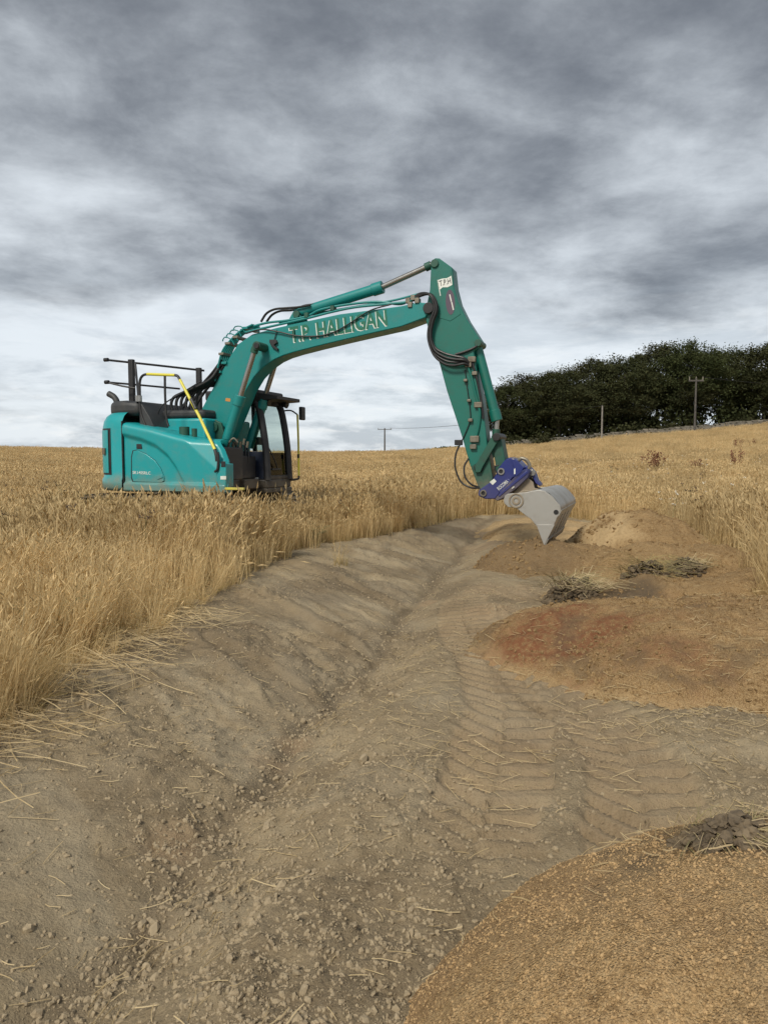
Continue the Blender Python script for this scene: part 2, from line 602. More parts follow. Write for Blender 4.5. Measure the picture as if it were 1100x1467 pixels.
TEAL = (0.003, 0.275, 0.295)
M['teal'] = paint('teal_body_paint', TEAL, 0.36, 0.26, (0.13, 0.24, 0.215), coat=0.2, fade=0.07, mud=0.7)
M['boom'] = paint('teal_boom_paint', (0.003, 0.195, 0.190), 0.40, 0.30, (0.075, 0.155, 0.135), coat=0.1, fade=0.08)
M['arm'] = paint('green_arm_paint', (0.003, 0.125, 0.096), 0.40, 0.38, (0.035, 0.085, 0.06), coat=0.1, fade=0.08)
M['green_dark'] = paint('grimy_link_paint', (0.012, 0.075, 0.050), 0.5, 0.8, (0.035, 0.03, 0.022), scale=5)
M['letter'] = paint('green_lettering', (0.004, 0.125, 0.075), 0.45, 0.1)
M['white'] = paint('white_lettering', (0.66, 0.68, 0.64), 0.5, 0.2, (0.4, 0.45, 0.4))
M['black'] = paint('black_plastic', (0.014, 0.014, 0.016), 0.5, 0.35, (0.045, 0.042, 0.038))
M['rubber'] = paint('hose_rubber', (0.010, 0.010, 0.011), 0.45, 0.4, (0.035, 0.032, 0.03), mud=0.0)
M['hood'] = paint('dark_grey_hood', (0.030, 0.032, 0.035), 0.55, 0.35, (0.08, 0.075, 0.065))
M['navy'] = paint('navy_cab_panel', (0.008, 0.014, 0.032), 0.45, 0.2)
M['yellow'] = paint('yellow_rail', (0.62, 0.56, 0.05), 0.45, 0.25, (0.25, 0.22, 0.08))
M['chrome'] = paint('chrome_rod', (0.34, 0.33, 0.31), 0.25, 0.3, (0.20, 0.18, 0.15), metal=0.85, scale=2.0)
M['steel'] = paint('worn_bucket_steel', (0.37, 0.365, 0.345), 0.42, 0.8, (0.20, 0.175, 0.135), metal=0.4, scale=2.4, mud=0.15)
M['steel_brown'] = paint('earthy_ear_steel', (0.27, 0.225, 0.17), 0.6, 0.5, (0.16, 0.12, 0.08), metal=0.2, scale=5)
M['blue'] = paint('blue_coupler_paint', (0.008, 0.018, 0.14), 0.38, 0.25, (0.03, 0.035, 0.12), coat=0.2, mud=0.15)
M['blue_dark'] = paint('dark_blue_coupler_paint', (0.006, 0.012, 0.085), 0.45, 0.3, (0.03, 0.03, 0.05))
M['track'] = paint('rusty_track_steel', (0.075, 0.062, 0.05), 0.65, 0.6, (0.13, 0.105, 0.075), metal=0.3)
M['decal'] = paint('plum_decal', (0.075, 0.055, 0.085), 0.5, 0.2)
M['fitting'] = paint('pipe_fittings', (0.20, 0.18, 0.14), 0.45, 0.6, (0.08, 0.06, 0.04), metal=0.5)
M['orange'] = paint('orange_sticker', (0.5, 0.22, 0.05), 0.5, 0.2)


def mat_glass():
    m, t, b, out = material('cab_glass')
    t.t.nodes.remove(b)
    tr = t.n('ShaderNodeBsdfTransparent')
    tr.inputs[0].default_value = (0.80, 0.86, 0.83, 1)
    gl = t.n('ShaderNodeBsdfGlossy')
    gl.inputs['Roughness'].default_value = 0.03
    fr = t.n('ShaderNodeFresnel')
    fr.inputs[0].default_value = 1.45
    mx = t.n('ShaderNodeMixShader')
    t.link(fr.outputs[0], mx.inputs[0])
    t.link(tr.outputs[0], mx.inputs[1])
    t.link(gl.outputs[0], mx.inputs[2])
    t.link(mx.outputs[0], out.inputs[0])
    return m


M['glass'] = mat_glass()

# ------------------------------------------------------------------ ground
def spread_axis(lo, hi, step, gneg, gpos, far_neg, far_pos):
    core = list(np.arange(lo, hi, step))
    p, s = [], step
    x = core[-1]
    while x < far_pos:
        s *= gpos
        x += s
        p.append(x)
    n, s = [], step
    x = core[0]
    while x > far_neg:
        s *= gneg
        x -= s
        n.append(x)
    return np.array(n[::-1] + core + p)


def gauss(x, y, cx, cy, r):
    return np.exp(-((x - cx) ** 2 + (y - cy) ** 2) / (r * r))


def build_ground():
    xs = spread_axis(-2.6, 3.4, 0.02, 1.06, 1.06, -900, 900)
    ys = spread_axis(1.7, 8.0, 0.02, 1.2, 1.0155, -40, 1500)
    X, Y = np.meshgrid(xs, ys)
    Z = ground_h(X, Y)
    me = mesh_np('ground', np.stack([X, Y, Z], -1).reshape(-1, 3), grid_quads(len(xs), len(ys)))
    wob = 0.25 * fbm(X * 1.5, Y * 1.5, 3, 99)
    field = np.maximum(sm((edge_left(Y) - X + wob) / 0.35), sm((X - edge_right(Y) + wob) / 0.35))
    _, tm = track_relief(X, Y)
    stain = tm * 0.5
    for cx, cy, r, a in ((-0.92, 3.15, 0.17, 0.9), (-0.55, 4.35, 0.13, 0.8), (-0.66, 4.05, 0.12, 0.6), (0.55, 8.6, 0.16, 0.9), (0.25, 6.2, 0.1, 0.5),
                         (1.2, 7.3, 0.55, 0.75), (1.5, 8.6, 0.6, 0.6), (2.2, 13.5, 0.8, 0.5), (0.9, 4.2, 0.45, 0.35), (2.3, 16.0, 0.8, 0.6)):
        stain = np.maximum(stain, a * sm(gauss(X, Y, cx, cy, r) * 1.6 + 0.5 * fbm(X * 6, Y * 6, 3, 17) - 0.25))
    dg = X - groove(Y)
    damp = 0.75 * sm((fbm(X * 0.9, Y * 0.9, 3, 44) + 0.02) / 0.4) * sm((-dg) / 0.4)
    damp = np.maximum(damp, 0.8 * np.exp(-((dg + 0.05) / 0.10) ** 2))
    damp = np.maximum(damp, 0.5 * sm((fbm(X * 1.4, Y * 1.4, 3, 46) - 0.12) / 0.3))
    damp = damp * (1 - 0.8 * tm)
    rgb = np.stack([field, np.clip(stain, 0, 1), np.clip(damp, 0, 1)], -1).reshape(-1, 3)
    add_color(me, 'mask', rgb)
    al, ac = X * 0.62 - Y * 0.78, X * 0.78 + Y * 0.62
    pale = sm((fbm(al * 0.7, ac * 3.2, 4, 61, 0.6) + 0.35 * fbm(X * 1.1, Y * 1.1, 2, 63) - 0.02) / 0.3) * sm((-dg) / 0.2) * 0.9
    pale = np.maximum(pale, 0.9 * sm(gauss(X, Y, -1.55, 2.75, 0.55) * 1.4 + 0.8 * fbm(X * 4, Y * 4, 4, 64) - 0.5))
    pale = np.maximum(pale, 0.6 * sm((fbm(X * 2.1, Y * 2.1, 4, 65) - 0.12) / 0.35))
    pale = pale * (1 - 0.7 * field)
    add_color(me, 'mask2', np.stack([pale.ravel()] * 3, -1))
    return tag(link('ground', me, M['soil']), kind='structure')


ground = build_ground()


# ------------------------------------------------------------------ heaps
def heap_rough(x, y):
    k = 1 + 0.9 * sm((fbm(x * 1.3, y * 1.3, 3, 107) - 0.0) / 0.4)
    far = sm((y - 3.5) / 2)
    z = (0.010 + 0.010 * far) * k * fbm(x * 9, y * 9, 4, 101, 0.6) + 0.010 * np.abs(fbm(x * 22, y * 22, 2, 104))
    z = z + 0.05 * far * fbm(x * 2.4, y * 2.4, 3, 108)
    return z + 0.030 * far * k * np.abs(fbm(x * 14, y * 14, 3, 105, 0.6))


def build_heap(f, x0, x1, y0, y1, step, label, masks):
    xs, ys = np.arange(x0, x1, step), np.arange(y0, y1, step)
    X, Y = np.meshgrid(xs, ys)
    Hh = f(X, Y)
    Z = ground_h(X, Y, False) + Hh + heap_rough(X, Y)
    q = grid_quads(len(xs), len(ys))
    keep = (Hh.ravel()[q] > -0.06).any(1)
    q = q[keep]
    used = np.unique(q)
    rm = np.zeros(X.size, np.int64)
    rm[used] = np.arange(len(used))
    co = np.stack([X, Y, Z], -1).reshape(-1, 3)[used]
    me = mesh_np('sand_heap', co, rm[q])
    xx, yy = co[:, 0], co[:, 1]
    r, p, d = masks(xx, yy, Hh.ravel()[used])
    add_color(me, 'mask', np.clip(np.stack([r, p, d], -1), 0, 1))
    o = link('sand_heap', me, M['sand'])
    tag(o, label, 'heap', 'dug heaps beside the path')
    return o


def mk_near(x, y, h):
    d = 0.9 * sm(gauss(x, y, 0.98, 2.06, 0.20) * 1.8 + 0.5 * fbm(x * 7, y * 7, 3, 1) - 0.45)
    d = np.maximum(d, 0.8 * sm(gauss(x, y, 0.75, 1.95, 0.35) * 1.2 + fbm(x * 9, y * 9, 3, 2) - 0.75))
    d = np.maximum(d, 0.22 * sm((fbm(x * 3, y * 3, 4, 33) - 0.1) / 0.3))
    r = 0.25 * sm(fbm(x * 2, y * 2, 3, 7) / 0.6)
    return r, 0.12 * sm((fbm(x * 2.2, y * 2.2, 3, 35) + 0.6) / 0.7), d


def mk_red(x, y, h):
    r = 1.0 * sm(gauss(x, y, 1.42, 5.8, 0.62) * 1.5 + 1.0 * fbm(x * 5, y * 5, 5, 3, 0.65) - 0.32)
    r = np.maximum(r, 0.6 * sm(gauss(x, y, 2.0, 5.05, 0.5) * 1.3 + 0.6 * fbm(x * 4, y * 4, 3, 5) - 0.5))
    r = np.maximum(r, 0.3 * sm(fbm(x * 1.5, y * 1.5, 3, 9) / 0.6))
    p = 0.35 * sm((0.07 - h) / 0.07)
    d = 0.5 * sm((fbm(x * 3.1, y * 3.1, 4, 6) - 0.2) / 0.3)
    return r, p, d


def mk_bucket(x, y, h):
    p = 0.9 * sm((fbm(x * 1.1, y * 1.1, 3, 13) + 0.15) / 0.35) * sm((y - 9.2) / 1.2) * sm((x - 2.6) / 0.8)
    p = np.maximum(p, 0.5 * sm(gauss(x, y, 1.75, 8.4, 0.5) * 1.2 + 0.6 * fbm(x * 4, y * 4, 3, 18) - 0.3))
    d = 0.55 * sm((2.9 - x) / 0.6) * sm((y - 9.3) / 0.5)  # sand coloured darker over the left end of the heap
    d = np.maximum(d, sm(gauss(x, y, 2.6, 7.75, 0.5) * 1.5 + 0.6 * fbm(x * 3, y * 3, 3, 14) - 0.4))
    r = 0.5 * sm(gauss(x, y, 2.9, 7.6, 0.35) + 0.5 * fbm(x * 4, y * 4, 3, 19) - 0.5)
    return r, p, d


heap1 = build_heap(heap_near, -0.2, 2.8, 0.4, 3.2, 0.012, 'brown granular heap nearest the camera, at the foot of the picture', mk_near)
heap2 = build_heap(heap_red, 0.5, 5.2, 4.0, 7.6, 0.022, 'sandy heap with a brick red streak on its left end', mk_red)
heap3 = build_heap(heap_bucket, 0.9, 5.8, 7.0, 13.6, 0.035, 'lumpy heap of dark sand and pale dry sand just below the bucket', mk_bucket)
heap4 = build_heap(heap_spread, 1.8, 5.0, 12.4, 18.0, 0.035, 'pale flattened sand with wheel ridges behind the bucket', lambda x, y, h: (0 * x, 0.65 * sm((fbm(x * 2, y * 2, 4, 16) + 0.5) / 0.6), 0.3 * sm(fbm(x * 3, y * 3, 3, 20) / 0.4)))


# ------------------------------------------------------------------ scatter by geometry nodes
def template_collection(name, meshes):
    c = bpy.data.collections.new(name)
    for i, me in enumerate(meshes):
        o = bpy.data.objects.new('%s_%02d' % (name, i), me)
        c.objects.link(o)
    return c


def scatter(name, pts, rots, scls, idx, coll, label, parent=None, cat=None):
    me = bpy.data.meshes.new(name)
    n = len(pts)
    me.vertices.add(n)
    me.vertices.foreach_set('co', np.asarray(pts, np.float32).ravel())
    for nm, ty, arr, fld in (('rot', 'FLOAT_VECTOR', rots, 'vector'), ('scl', 'FLOAT_VECTOR', scls, 'vector'), ('idx', 'INT', idx, 'value')):
        a = me.attributes.new(nm, ty, 'POINT')
        a.data.foreach_set(fld, np.asarray(arr, np.int32 if ty == 'INT' else np.float32).ravel())
    o = link(name, me, None, parent)
    ng = bpy.data.node_groups.new(name, 'GeometryNodeTree')
    ng.interface.new_socket('Geometry', in_out='INPUT', socket_type='NodeSocketGeometry')
    ng.interface.new_socket('Geometry', in_out='OUTPUT', socket_type='NodeSocketGeometry')
    N, L = ng.nodes, ng.links
    gi, go = N.new('NodeGroupInput'), N.new('NodeGroupOutput')
    ci = N.new('GeometryNodeCollectionInfo')
    ci.inputs['Collection'].default_value = coll
    ci.inputs['Separate Children'].default_value = True
    ci.inputs['Reset Children'].default_value = True
    ip = N.new('GeometryNodeInstanceOnPoints')
    ip.inputs['Pick Instance'].default_value = True

    def attr(nm, ty):
        a = N.new('GeometryNodeInputNamedAttribute')
        a.data_type = ty
        a.inputs['Name'].default_value = nm
        return [s for s in a.outputs if s.enabled and s.name == 'Attribute'][0]
    e2r = N.new('FunctionNodeEulerToRotation')
    L.new(attr('rot', 'FLOAT_VECTOR'), e2r.inputs[0])
    L.new(gi.outputs[0], ip.inputs['Points'])
    L.new(ci.outputs[0], ip.inputs['Instance'])
    L.new(attr('idx', 'INT'), ip.inputs['Instance Index'])
    L.new(e2r.outputs[0], ip.inputs['Rotation'])
    L.new(attr('scl', 'FLOAT_VECTOR'), ip.inputs['Scale'])
    L.new(ip.outputs[0], go.inputs[0])
    md = o.modifiers.new('scatter', 'NODES')
    md.node_group = ng
    tag(o, label, cat, None, 'stuff')
    return o


class Soup:
    """triangles and quads of several materials gathered into one mesh"""
    def __init__(self):
        self.v, self.f, self.m = [], [], []

    def strip(self, pts, widths, side, mi=0):
        base = len(self.v)
        for p, w in zip(pts, widths):
            self.v.append(p - side * (w / 2))
            self.v.append(p + side * (w / 2))
        for i in range(len(pts) - 1):
            a = base + 2 * i
            self.f.append((a, a + 1, a + 3, a + 2))
            self.m.append(mi)

    def spindle(self, p0, p1, r, mi=0, k=3):
        ax = (p1 - p0).normalized()
        s = ax.orthogonal().normalized()
        q = ax.cross(s)
        mid = p0.lerp(p1, 0.4)
        base = len(self.v)
        self.v.append(p0)
        for i in range(k):
            a = i * 2 * math.pi / k
            self.v.append(mid + (s * math.cos(a) + q * math.sin(a)) * r)
        self.v.append(p1)
        for i in range(k):
            j = (i + 1) % k
            self.f.append((base, base + 1 + i, base + 1 + j))
            self.f.append((base + k + 1, base + 1 + j, base + 1 + i))
            self.m += [mi, mi]

    def mesh(self, name, mats, smooth=False):
        me = bpy.data.meshes.new(name)
        me.from_pydata([tuple(p) for p in self.v], [], self.f)
        for m in mats:
            me.materials.append(m)
        me.polygons.foreach_set('material_index', self.m)
        me.polygons.foreach_set('use_smooth', [smooth] * len(self.f))
        me.update()
        return me


def stalk(s, base, h, lean, az, w, head=True, rnd=random, seg=3, mi=0):
    d = Vector((math.cos(az), math.sin(az), 0))
    pts = []
    for i in range(seg + 1):
        t = i / seg
        pts.append(base + Vector((0, 0, h * t * (1 - 0.25 * lean * t))) + d * (h * lean * t ** 1.8))
    a2 = rnd.uniform(0, math.pi)
    side = Vector((math.cos(a2), math.sin(a2), 0))
    s.strip(pts, [w, w * 0.85, w * 0.7, w * 0.5][:seg + 1] if seg == 3 else [w * (1 - 0.5 * i / seg) for i in range(seg + 1)], side, mi)
    if head:
        e = pts[-1]
        dr = (pts[-1] - pts[-2]).normalized()
        dr = (dr + d * 0.35 - Vector((0, 0, 0.2))).normalized()
        s.spindle(e - dr * 0.02, e + dr * rnd.uniform(0.05, 0.10), w * rnd.uniform(0.8, 1.3), mi)


def tuft(seed, n, h, spread, w, lean=0.25, head=0.75, low=0.25):
    r = random.Random(seed)
    s = Soup()
    for i in range(n):
        a, rr = r.uniform(0, 6.283), spread * math.sqrt(r.random())
        hh = h * r.uniform(0.62, 1.08)
        is_low = r.random() < low
        if is_low:
            hh *= r.uniform(0.3, 0.6)
        stalk(s, Vector((math.cos(a) * rr, math.sin(a) * rr, -0.03)), hh, abs(r.gauss(0, lean)) + 0.03 + (0.35 if is_low else 0),
              r.uniform(0, 6.283), w * r.uniform(0.7, 1.3) * (1.3 if is_low else 1), (not is_low) and r.random() < head, r, 3, 1 if is_low else 0)
    return s.mesh('tuft', [M['grass'], M['grass_low']])


def umbel(seed, white):
    r = random.Random(seed)
    s = Soup()
    h = r.uniform(0.75, 1.0)
    stalk(s, Vector((0, 0, 0)), h, 0.08, r.uniform(0, 6), 0.008, False, r, 3, 0)
    for k in range(3):
        b = Vector((0, 0, h * r.uniform(0.55, 0.8)))
        az = r.uniform(0, 6.28)
        e = b + Vector((math.cos(az) * 0.13, math.sin(az) * 0.13, r.uniform(0.15, 0.25)))
        s.strip([b, e], [0.006, 0.005], Vector((1, 0, 0)), 0)
        for q in range(6):
            c = e + Vector((r.uniform(-0.03, 0.03), r.uniform(-0.03, 0.03), r.uniform(-0.01, 0.02)))
            s.spindle(c - Vector((0, 0, 0.008)), c + Vector((0, 0, 0.012)), 0.011, 1)
    return s.mesh('umbel', [M['weed_stem'], M['weed_white'] if white else M['weed_dark']])


def leafy(seed):
    r = random.Random(seed)
    s = Soup()
    for i in range(26):
        a = r.uniform(0, 6.28)
        L = r.uniform(0.15, 0.42)
        d = Vector((math.cos(a), math.sin(a), 0))
        b = d * r.uniform(0, 0.08)
        s.strip([b, b + d * L * 0.35 + Vector((0, 0, L * 0.7)), b + d * L * 0.8 + Vector((0, 0, L * 0.8))], [0.006, 0.03, 0.004],
                Vector((-d.y, d.x, 0.2)), 0)
    return s.mesh('leafy', [M['weed_leaf']])


# excavator frame (used here to keep grass clear of the tracks)
EX_C = np.array([-3.886, 13.5, 0.10])
EX_T = R(20)
EX_F = np.array([math.cos(EX_T), -math.sin(EX_T)])
EX_L = np.array([math.sin(EX_T), math.cos(EX_T)])


def ex_local(x, y):
    dx, dy = x - EX_C[0], y - EX_C[1]
    return dx * EX_F[0] + dy * EX_F[1], dx * EX_L[0] + dy * EX_L[1]


def field_points(y0, y1, dens):
    """random points of the field seen from around the photograph's position"""
    w = lambda y: 0.62 * y + 1.5
    n = int(dens * (y1 - y0) * 2 * w(y1))
    y = rng.uniform(y0, y1, n)
    x = rng.uniform(-w(y1), w(y1), n)
    ok = np.abs(x) < w(y)
    x, y = x[ok], y[ok]
    wob = 0.22 * fbm(x * 1.2, y * 1.2, 3, 55)
    dl, dr = edge_left(y) - x + wob, x - edge_right(y) + wob
    ok = np.maximum(dl, dr) > 0
    x, y = x[ok], y[ok]
    e = np.maximum(dl, dr)[ok]
    left = (dl > dr)[ok]
    hp = np.max([f(x, y) for f in HEAPS.values()], axis=0)
    a, b = ex_local(x, y)
    trk = (np.abs(a - 0.5) < 1.72) & (np.abs(np.abs(b) - 1.0) < 0.34)
    ok = (hp < 0.02) & ~trk
    return x[ok], y[ok], e[ok], left[ok]


grass_meshes = ([tuft(i, 22, 0.80, 0.11, 0.0076, 0.24, 0.4, 0.22) for i in range(5)] +           # 0-4 near
                [tuft(20 + i, 30, 0.80, 0.22, 0.0110, 0.15, 0.55, 0.2) for i in range(5)] +  # 5-9 middle
                [tuft(40 + i, 46, 0.80, 0.60, 0.018, 0.18, 0.8, 0.15) for i in range(4)] +  # 10-13 far
                [tuft(60 + i, 34, 0.42, 0.10, 0.006, 0.7, 0.3, 0.6) for i in range(3)])  # 14-16 short and lodged
grass_coll = template_collection('grass_tuft_templates', grass_meshes)


def build_grass():
    P, Ro, Sc, Ix = [], [], [], []

    def put(x, y, e, left, lo, hi, smin, smax, edge_lean=True):
        n = len(x)
        z = ground_h(x, y, False)
        lean = np.abs(rng.normal(0, 0.07, n))
        # lodged patches
        lod = sm((fbm(x * 0.7, y * 0.7, 3, 66) - 0.12) / 0.3)
        lean = lean + 0.5 * lod * rng.random(n) ** 1.5
        az = 0.9 * 6.28 * fbm(x * 0.25, y * 0.25, 2, 68) + rng.normal(0, 0.5, n)
        if edge_lean:
            ed = np.exp(-np.clip(e, 0, 9) / 0.35)
            near = 1 - sm((y - 6.0) / 4.0)
            lean = lean + ed * near * np.where(rng.random(n) < 0.4, rng.uniform(0.4, 1.25, n), rng.uniform(0, 0.3, n))
            out = np.where(left, -0.35, math.pi) + rng.normal(0, 0.9, n)
            az = np.where(ed * near > 0.25, out, az)
        # rotation: tilt towards azimuth then spin (XYZ euler, applied x,y,z)
        tilt = np.clip(lean, 0, 1.35)
        P.append(np.stack([x, y, z], -1))
        Ro.append(np.stack([0 * tilt, tilt, az], -1))
        ht = rng.uniform(smin, smax, n) * (0.88 + 0.26 * fbm(x * 0.3, y * 0.3, 2, 70) + 0.30 * fbm(x * 1.4, y * 1.4, 3, 73))
        a, b = ex_local(x, y)
        under = (np.abs(b) < 1.35) & (a > -1.1) & (a < 2.1)
        ht = np.where(under, ht * 0.8, ht)
        ht = ht * np.where(e < 90, 0.50 + 0.50 * sm((e - 0.05 + 0.35 * fbm(x * 2.3, y * 2.3, 2, 77)) / 0.55), 1.0)
        s = ht * (0.8 + 0.4 * rng.random(n))
        Sc.append(np.stack([s, s, ht], -1))
        Ix.append(rng.integers(lo, hi + 1, n))

    x, y, e, l = field_points(2.5, 9, 75)
    put(x, y, e, l, 0, 4, 0.72, 1.08)
    x, y, e, l = field_points(2.5, 10, 60)
    put(x, y, e, l, 14, 16, 0.6, 1.2)
    x, y, e, l = field_points(9, 17, 58)
    put(x, y, e, l, 5, 9, 0.85, 1.16)
    x, y, e, l = field_points(17, 30, 36)
    put(x, y, e, l, 5, 9, 0.78, 1.10, False)
    x, y, e, l = field_points(28, 60, 7.5)
    put(x, y, e, l, 10, 13, 0.8, 1.1, False)
    x, y, e, l = field_points(60, 104, 4.2)
    put(x, y, e, l, 10, 13, 0.8, 1.1, False)
    x, y, e, l = field_points(104, 170, 1.3)
    ok = x < 14
    put(x[ok], y[ok], e[ok], l[ok], 10, 13, 0.9, 1.2, False)
    # taller pale clumps at the right-hand edge beside the heaps
    x, y = rng.uniform(3.75, 5.6, 420), rng.uniform(6.6, 9.8, 420)
    ok = (x > edge_right(y) - 0.05) & (np.max([f(x, y) for f in HEAPS.values()], axis=0) < 0.1)
    put(x[ok], y[ok], x[ok] * 0 + 3, x[ok] > 99, 0, 4, 1.0, 1.25, False)
    P, Ro, Sc, Ix = map(np.concatenate, (P, Ro, Sc, Ix))
    print('grass instances', len(P))
    scatter('dry_grass', P, Ro, Sc, Ix, grass_coll, 'tall dry straw coloured grass covering the field on both sides')


build_grass()

weed_coll = template_collection('weed_templates', [umbel(1, False), umbel(2, False), umbel(3, False), umbel(4, True), umbel(5, True), leafy(6), leafy(7)])


def build_weeds():
    P, Ro, Sc, Ix = [], [], [], []
    for y0, y1, d in ((5, 12, 0.5), (12, 24, 0.7), (24, 50, 0.18)):
        x, y, e, l = field_points(y0, y1, d)
        n = len(x)
        P.append(np.stack([x, y, ground_h(x, y, False)], -1))
        Ro.append(np.stack([rng.normal(0, 0.12, n), rng.normal(0, 0.12, n), rng.uniform(0, 6.28, n)], -1))
        s = rng.uniform(0.85, 1.15, n)
        Sc.append(np.stack([s * 1.2, s * 1.2, s], -1))
        Ix.append(np.where((rng.random(n) < 0.25) & (x > 1.0), rng.integers(3, 5, n), rng.choice([0, 1, 2, 5, 6], n)))
    P, Ro, Sc, Ix = map(np.concatenate, (P, Ro, Sc, Ix))
    scatter('field_weeds', P, Ro, Sc, Ix, weed_coll, 'scattered weeds with dark seed heads and pale umbels among the grass')


build_weeds()


# ------------------------------------------------------------------ crumbs, straw, stones
def rock_mesh(seed, rough=0.28, sub=1):
    r = random.Random(seed)
    phi = (1 + 5 ** 0.5) / 2
    vs = [Vector(v).normalized() for v in ((-1, phi, 0), (1, phi, 0), (-1, -phi, 0), (1, -phi, 0), (0, -1, phi), (0, 1, phi), (0, -1, -phi), (0, 1, -phi),
                                           (phi, 0, -1), (phi, 0, 1), (-phi, 0, -1), (-phi, 0, 1))]
    fs = [(0, 11, 5), (0, 5, 1), (0, 1, 7), (0, 7, 10), (0, 10, 11), (1, 5, 9), (5, 11, 4), (11, 10, 2), (10, 7, 6), (7, 1, 8),
          (3, 9, 4), (3, 4, 2), (3, 2, 6), (3, 6, 8), (3, 8, 9), (4, 9, 5), (2, 4, 11), (6, 2, 10), (8, 6, 7), (9, 8, 1)]
    for _ in range(sub):
        cache, nf = {}, []

        def midp(a, b):
            k = (min(a, b), max(a, b))
            if k not in cache:
                vs.append((vs[a] + vs[b]).normalized())
                cache[k] = len(vs) - 1
            return cache[k]
        for a, b, c in fs:
            x, y, z = midp(a, b), midp(b, c), midp(c, a)
            nf += [(a, x, z), (b, y, x), (c, z, y), (x, y, z)]
        fs = nf
    sc = Vector((r.uniform(0.8, 1.2), r.uniform(0.8, 1.2), r.uniform(0.6, 0.9)))
    co = []
    for v in vs:
        k = 1 + r.uniform(-rough, rough) * 0.6
        co.append((v.x * k * sc.x, v.y * k * sc.y, v.z * k * sc.z))
    me = bpy.data.meshes.new('stone')
    me.from_pydata(co, [], fs)
    me.update()
    return me


crumb_meshes = [rock_mesh(i, 0.35, 0) for i in range(5)]
for me in crumb_meshes:
    me.materials.append(M['stone'])
crumb_coll = template_collection('crumb_templates', crumb_meshes)


def build_crumbs():
    n = 210000
    y = 1.8 + 12 * rng.random(n) ** 1.9
    x = rng.uniform(-1, 1, n) * (0.58 * y + 0.4)
    w = 0.2 + sm((fbm(x * 1.1, y * 1.1, 2, 21) + 0.15) / 0.5) + 0.8 * np.exp(-((x - groove(y)) / 0.16) ** 2)
    _, tm = track_relief(x, y)
    hp = np.max([f(x, y) for f in HEAPS.values()], axis=0)
    ok = (rng.random(n) < w * 0.6 * (1 - 0.8 * tm)) & (x > edge_left(y)) & (x < edge_right(y)) & (hp < 0)
    x, y = x[ok], y[ok]
    n = len(x)
    s = 0.0020 + 0.0105 * rng.random(n) ** 5 + 0.011 * (rng.random(n) < 0.006)
    s *= 1 + 0.25 * np.exp(-((x - groove(y)) / 0.2) ** 2)
    P = np.stack([x, y, ground_h(x, y) - 0.1 * s], -1)
    Ro = rng.uniform(0, 6.28, (n, 3))
    Sc = s[:, None] * rng.uniform(0.75, 1.25, (n, 3))
    scatter('soil_crumbs', P, Ro, Sc, rng.integers(0, 5, n), crumb_coll, 'fine crumbs of dry soil strewn over the graded strip')


build_crumbs()

chip_meshes = [rock_mesh(30 + i, 0.3, 0) for i in range(3)]
for me in chip_meshes:
    me.materials.append(M['chip'])
chip_coll = template_collection('grain_templates', chip_meshes)


def build_grains():
    n = 70000
    x, y = rng.uniform(-0.1, 2.2, n), rng.uniform(1.2, 3.0, n)
    h = heap_near(x, y)
    ok = (h > -0.02) & (rng.random(n) < 0.35 + 0.65 * sm((fbm(x * 5, y * 5, 3, 15) + 0.3) / 0.5))
    x, y, h = x[ok], y[ok], h[ok]
    n = len(x)
    Z = ground_h(x, y, False) + h + heap_rough(x, y)
    s = 0.0014 + 0.0040 * rng.random(n) ** 3.5
    P = np.stack([x, y, Z], -1)
    scatter('grain', P, rng.uniform(0, 6.28, (n, 3)), s[:, None] * rng.uniform(0.6, 1.4, (n, 3)), rng.integers(0, 3, n), chip_coll, None, heap1)


build_grains()


def build_heap_crumbs(f, parent, box, n, smin, smax):
    x, y = rng.uniform(box[0], box[1], n), rng.uniform(box[2], box[3], n)
    h = f(x, y)
    ok = (h > -0.02) & (rng.random(n) < 0.15 + 0.85 * sm((fbm(x * 1.8, y * 1.8, 3, 27) + 0.05) / 0.4))
    x, y, h = x[ok], y[ok], h[ok]
    n = len(x)
    s = smin + (smax - smin) * rng.random(n) ** 3
    P = np.stack([x, y, ground_h(x, y, False) + h + heap_rough(x, y) + 0.1 * s], -1)
    scatter('sand_crumbs', P, rng.uniform(0, 6.28, (n, 3)), s[:, None] * rng.uniform(0.7, 1.3, (n, 3)), rng.integers(0, 3, n), sandy_coll, None, parent)


sandy_meshes = [rock_mesh(40 + i, 0.3, 0) for i in range(3)]
for me in sandy_meshes:
    me.materials.append(M['sand'])
sandy_coll = template_collection('sand_crumb_templates', sandy_meshes)
for me in sandy_meshes:
    add_color(me, 'mask', np.zeros((len(me.vertices), 3)))
build_heap_crumbs(heap_red, heap2, (0.6, 4.2, 4.2, 7.4), 18000, 0.003, 0.020)
build_heap_crumbs(heap_bucket, heap3, (1.0, 5.6, 7.2, 12.5), 9000, 0.006, 0.040)


def straw_mesh(seed):
    r = random.Random(seed)
    s = Soup()
    L = 0.16
    bend = r.uniform(-0.12, 0.12)
    pts = [Vector((L * (t - 0.5), bend * L * (t - 0.5) ** 2 * 2, 0.008 + 0.012 * t * r.random())) for t in (0, 0.33, 0.66, 1)]
    s.strip(pts, [0.0038] * 4, Vector((0, 0.7, 0.7)), 0)
    s.strip(pts, [0.0032] * 4, Vector((0, 0.7, -0.7)), 0)
    return s.mesh('straw', [M['straw']])


straw_coll = template_collection('straw_templates', [straw_mesh(i) for i in range(6)])


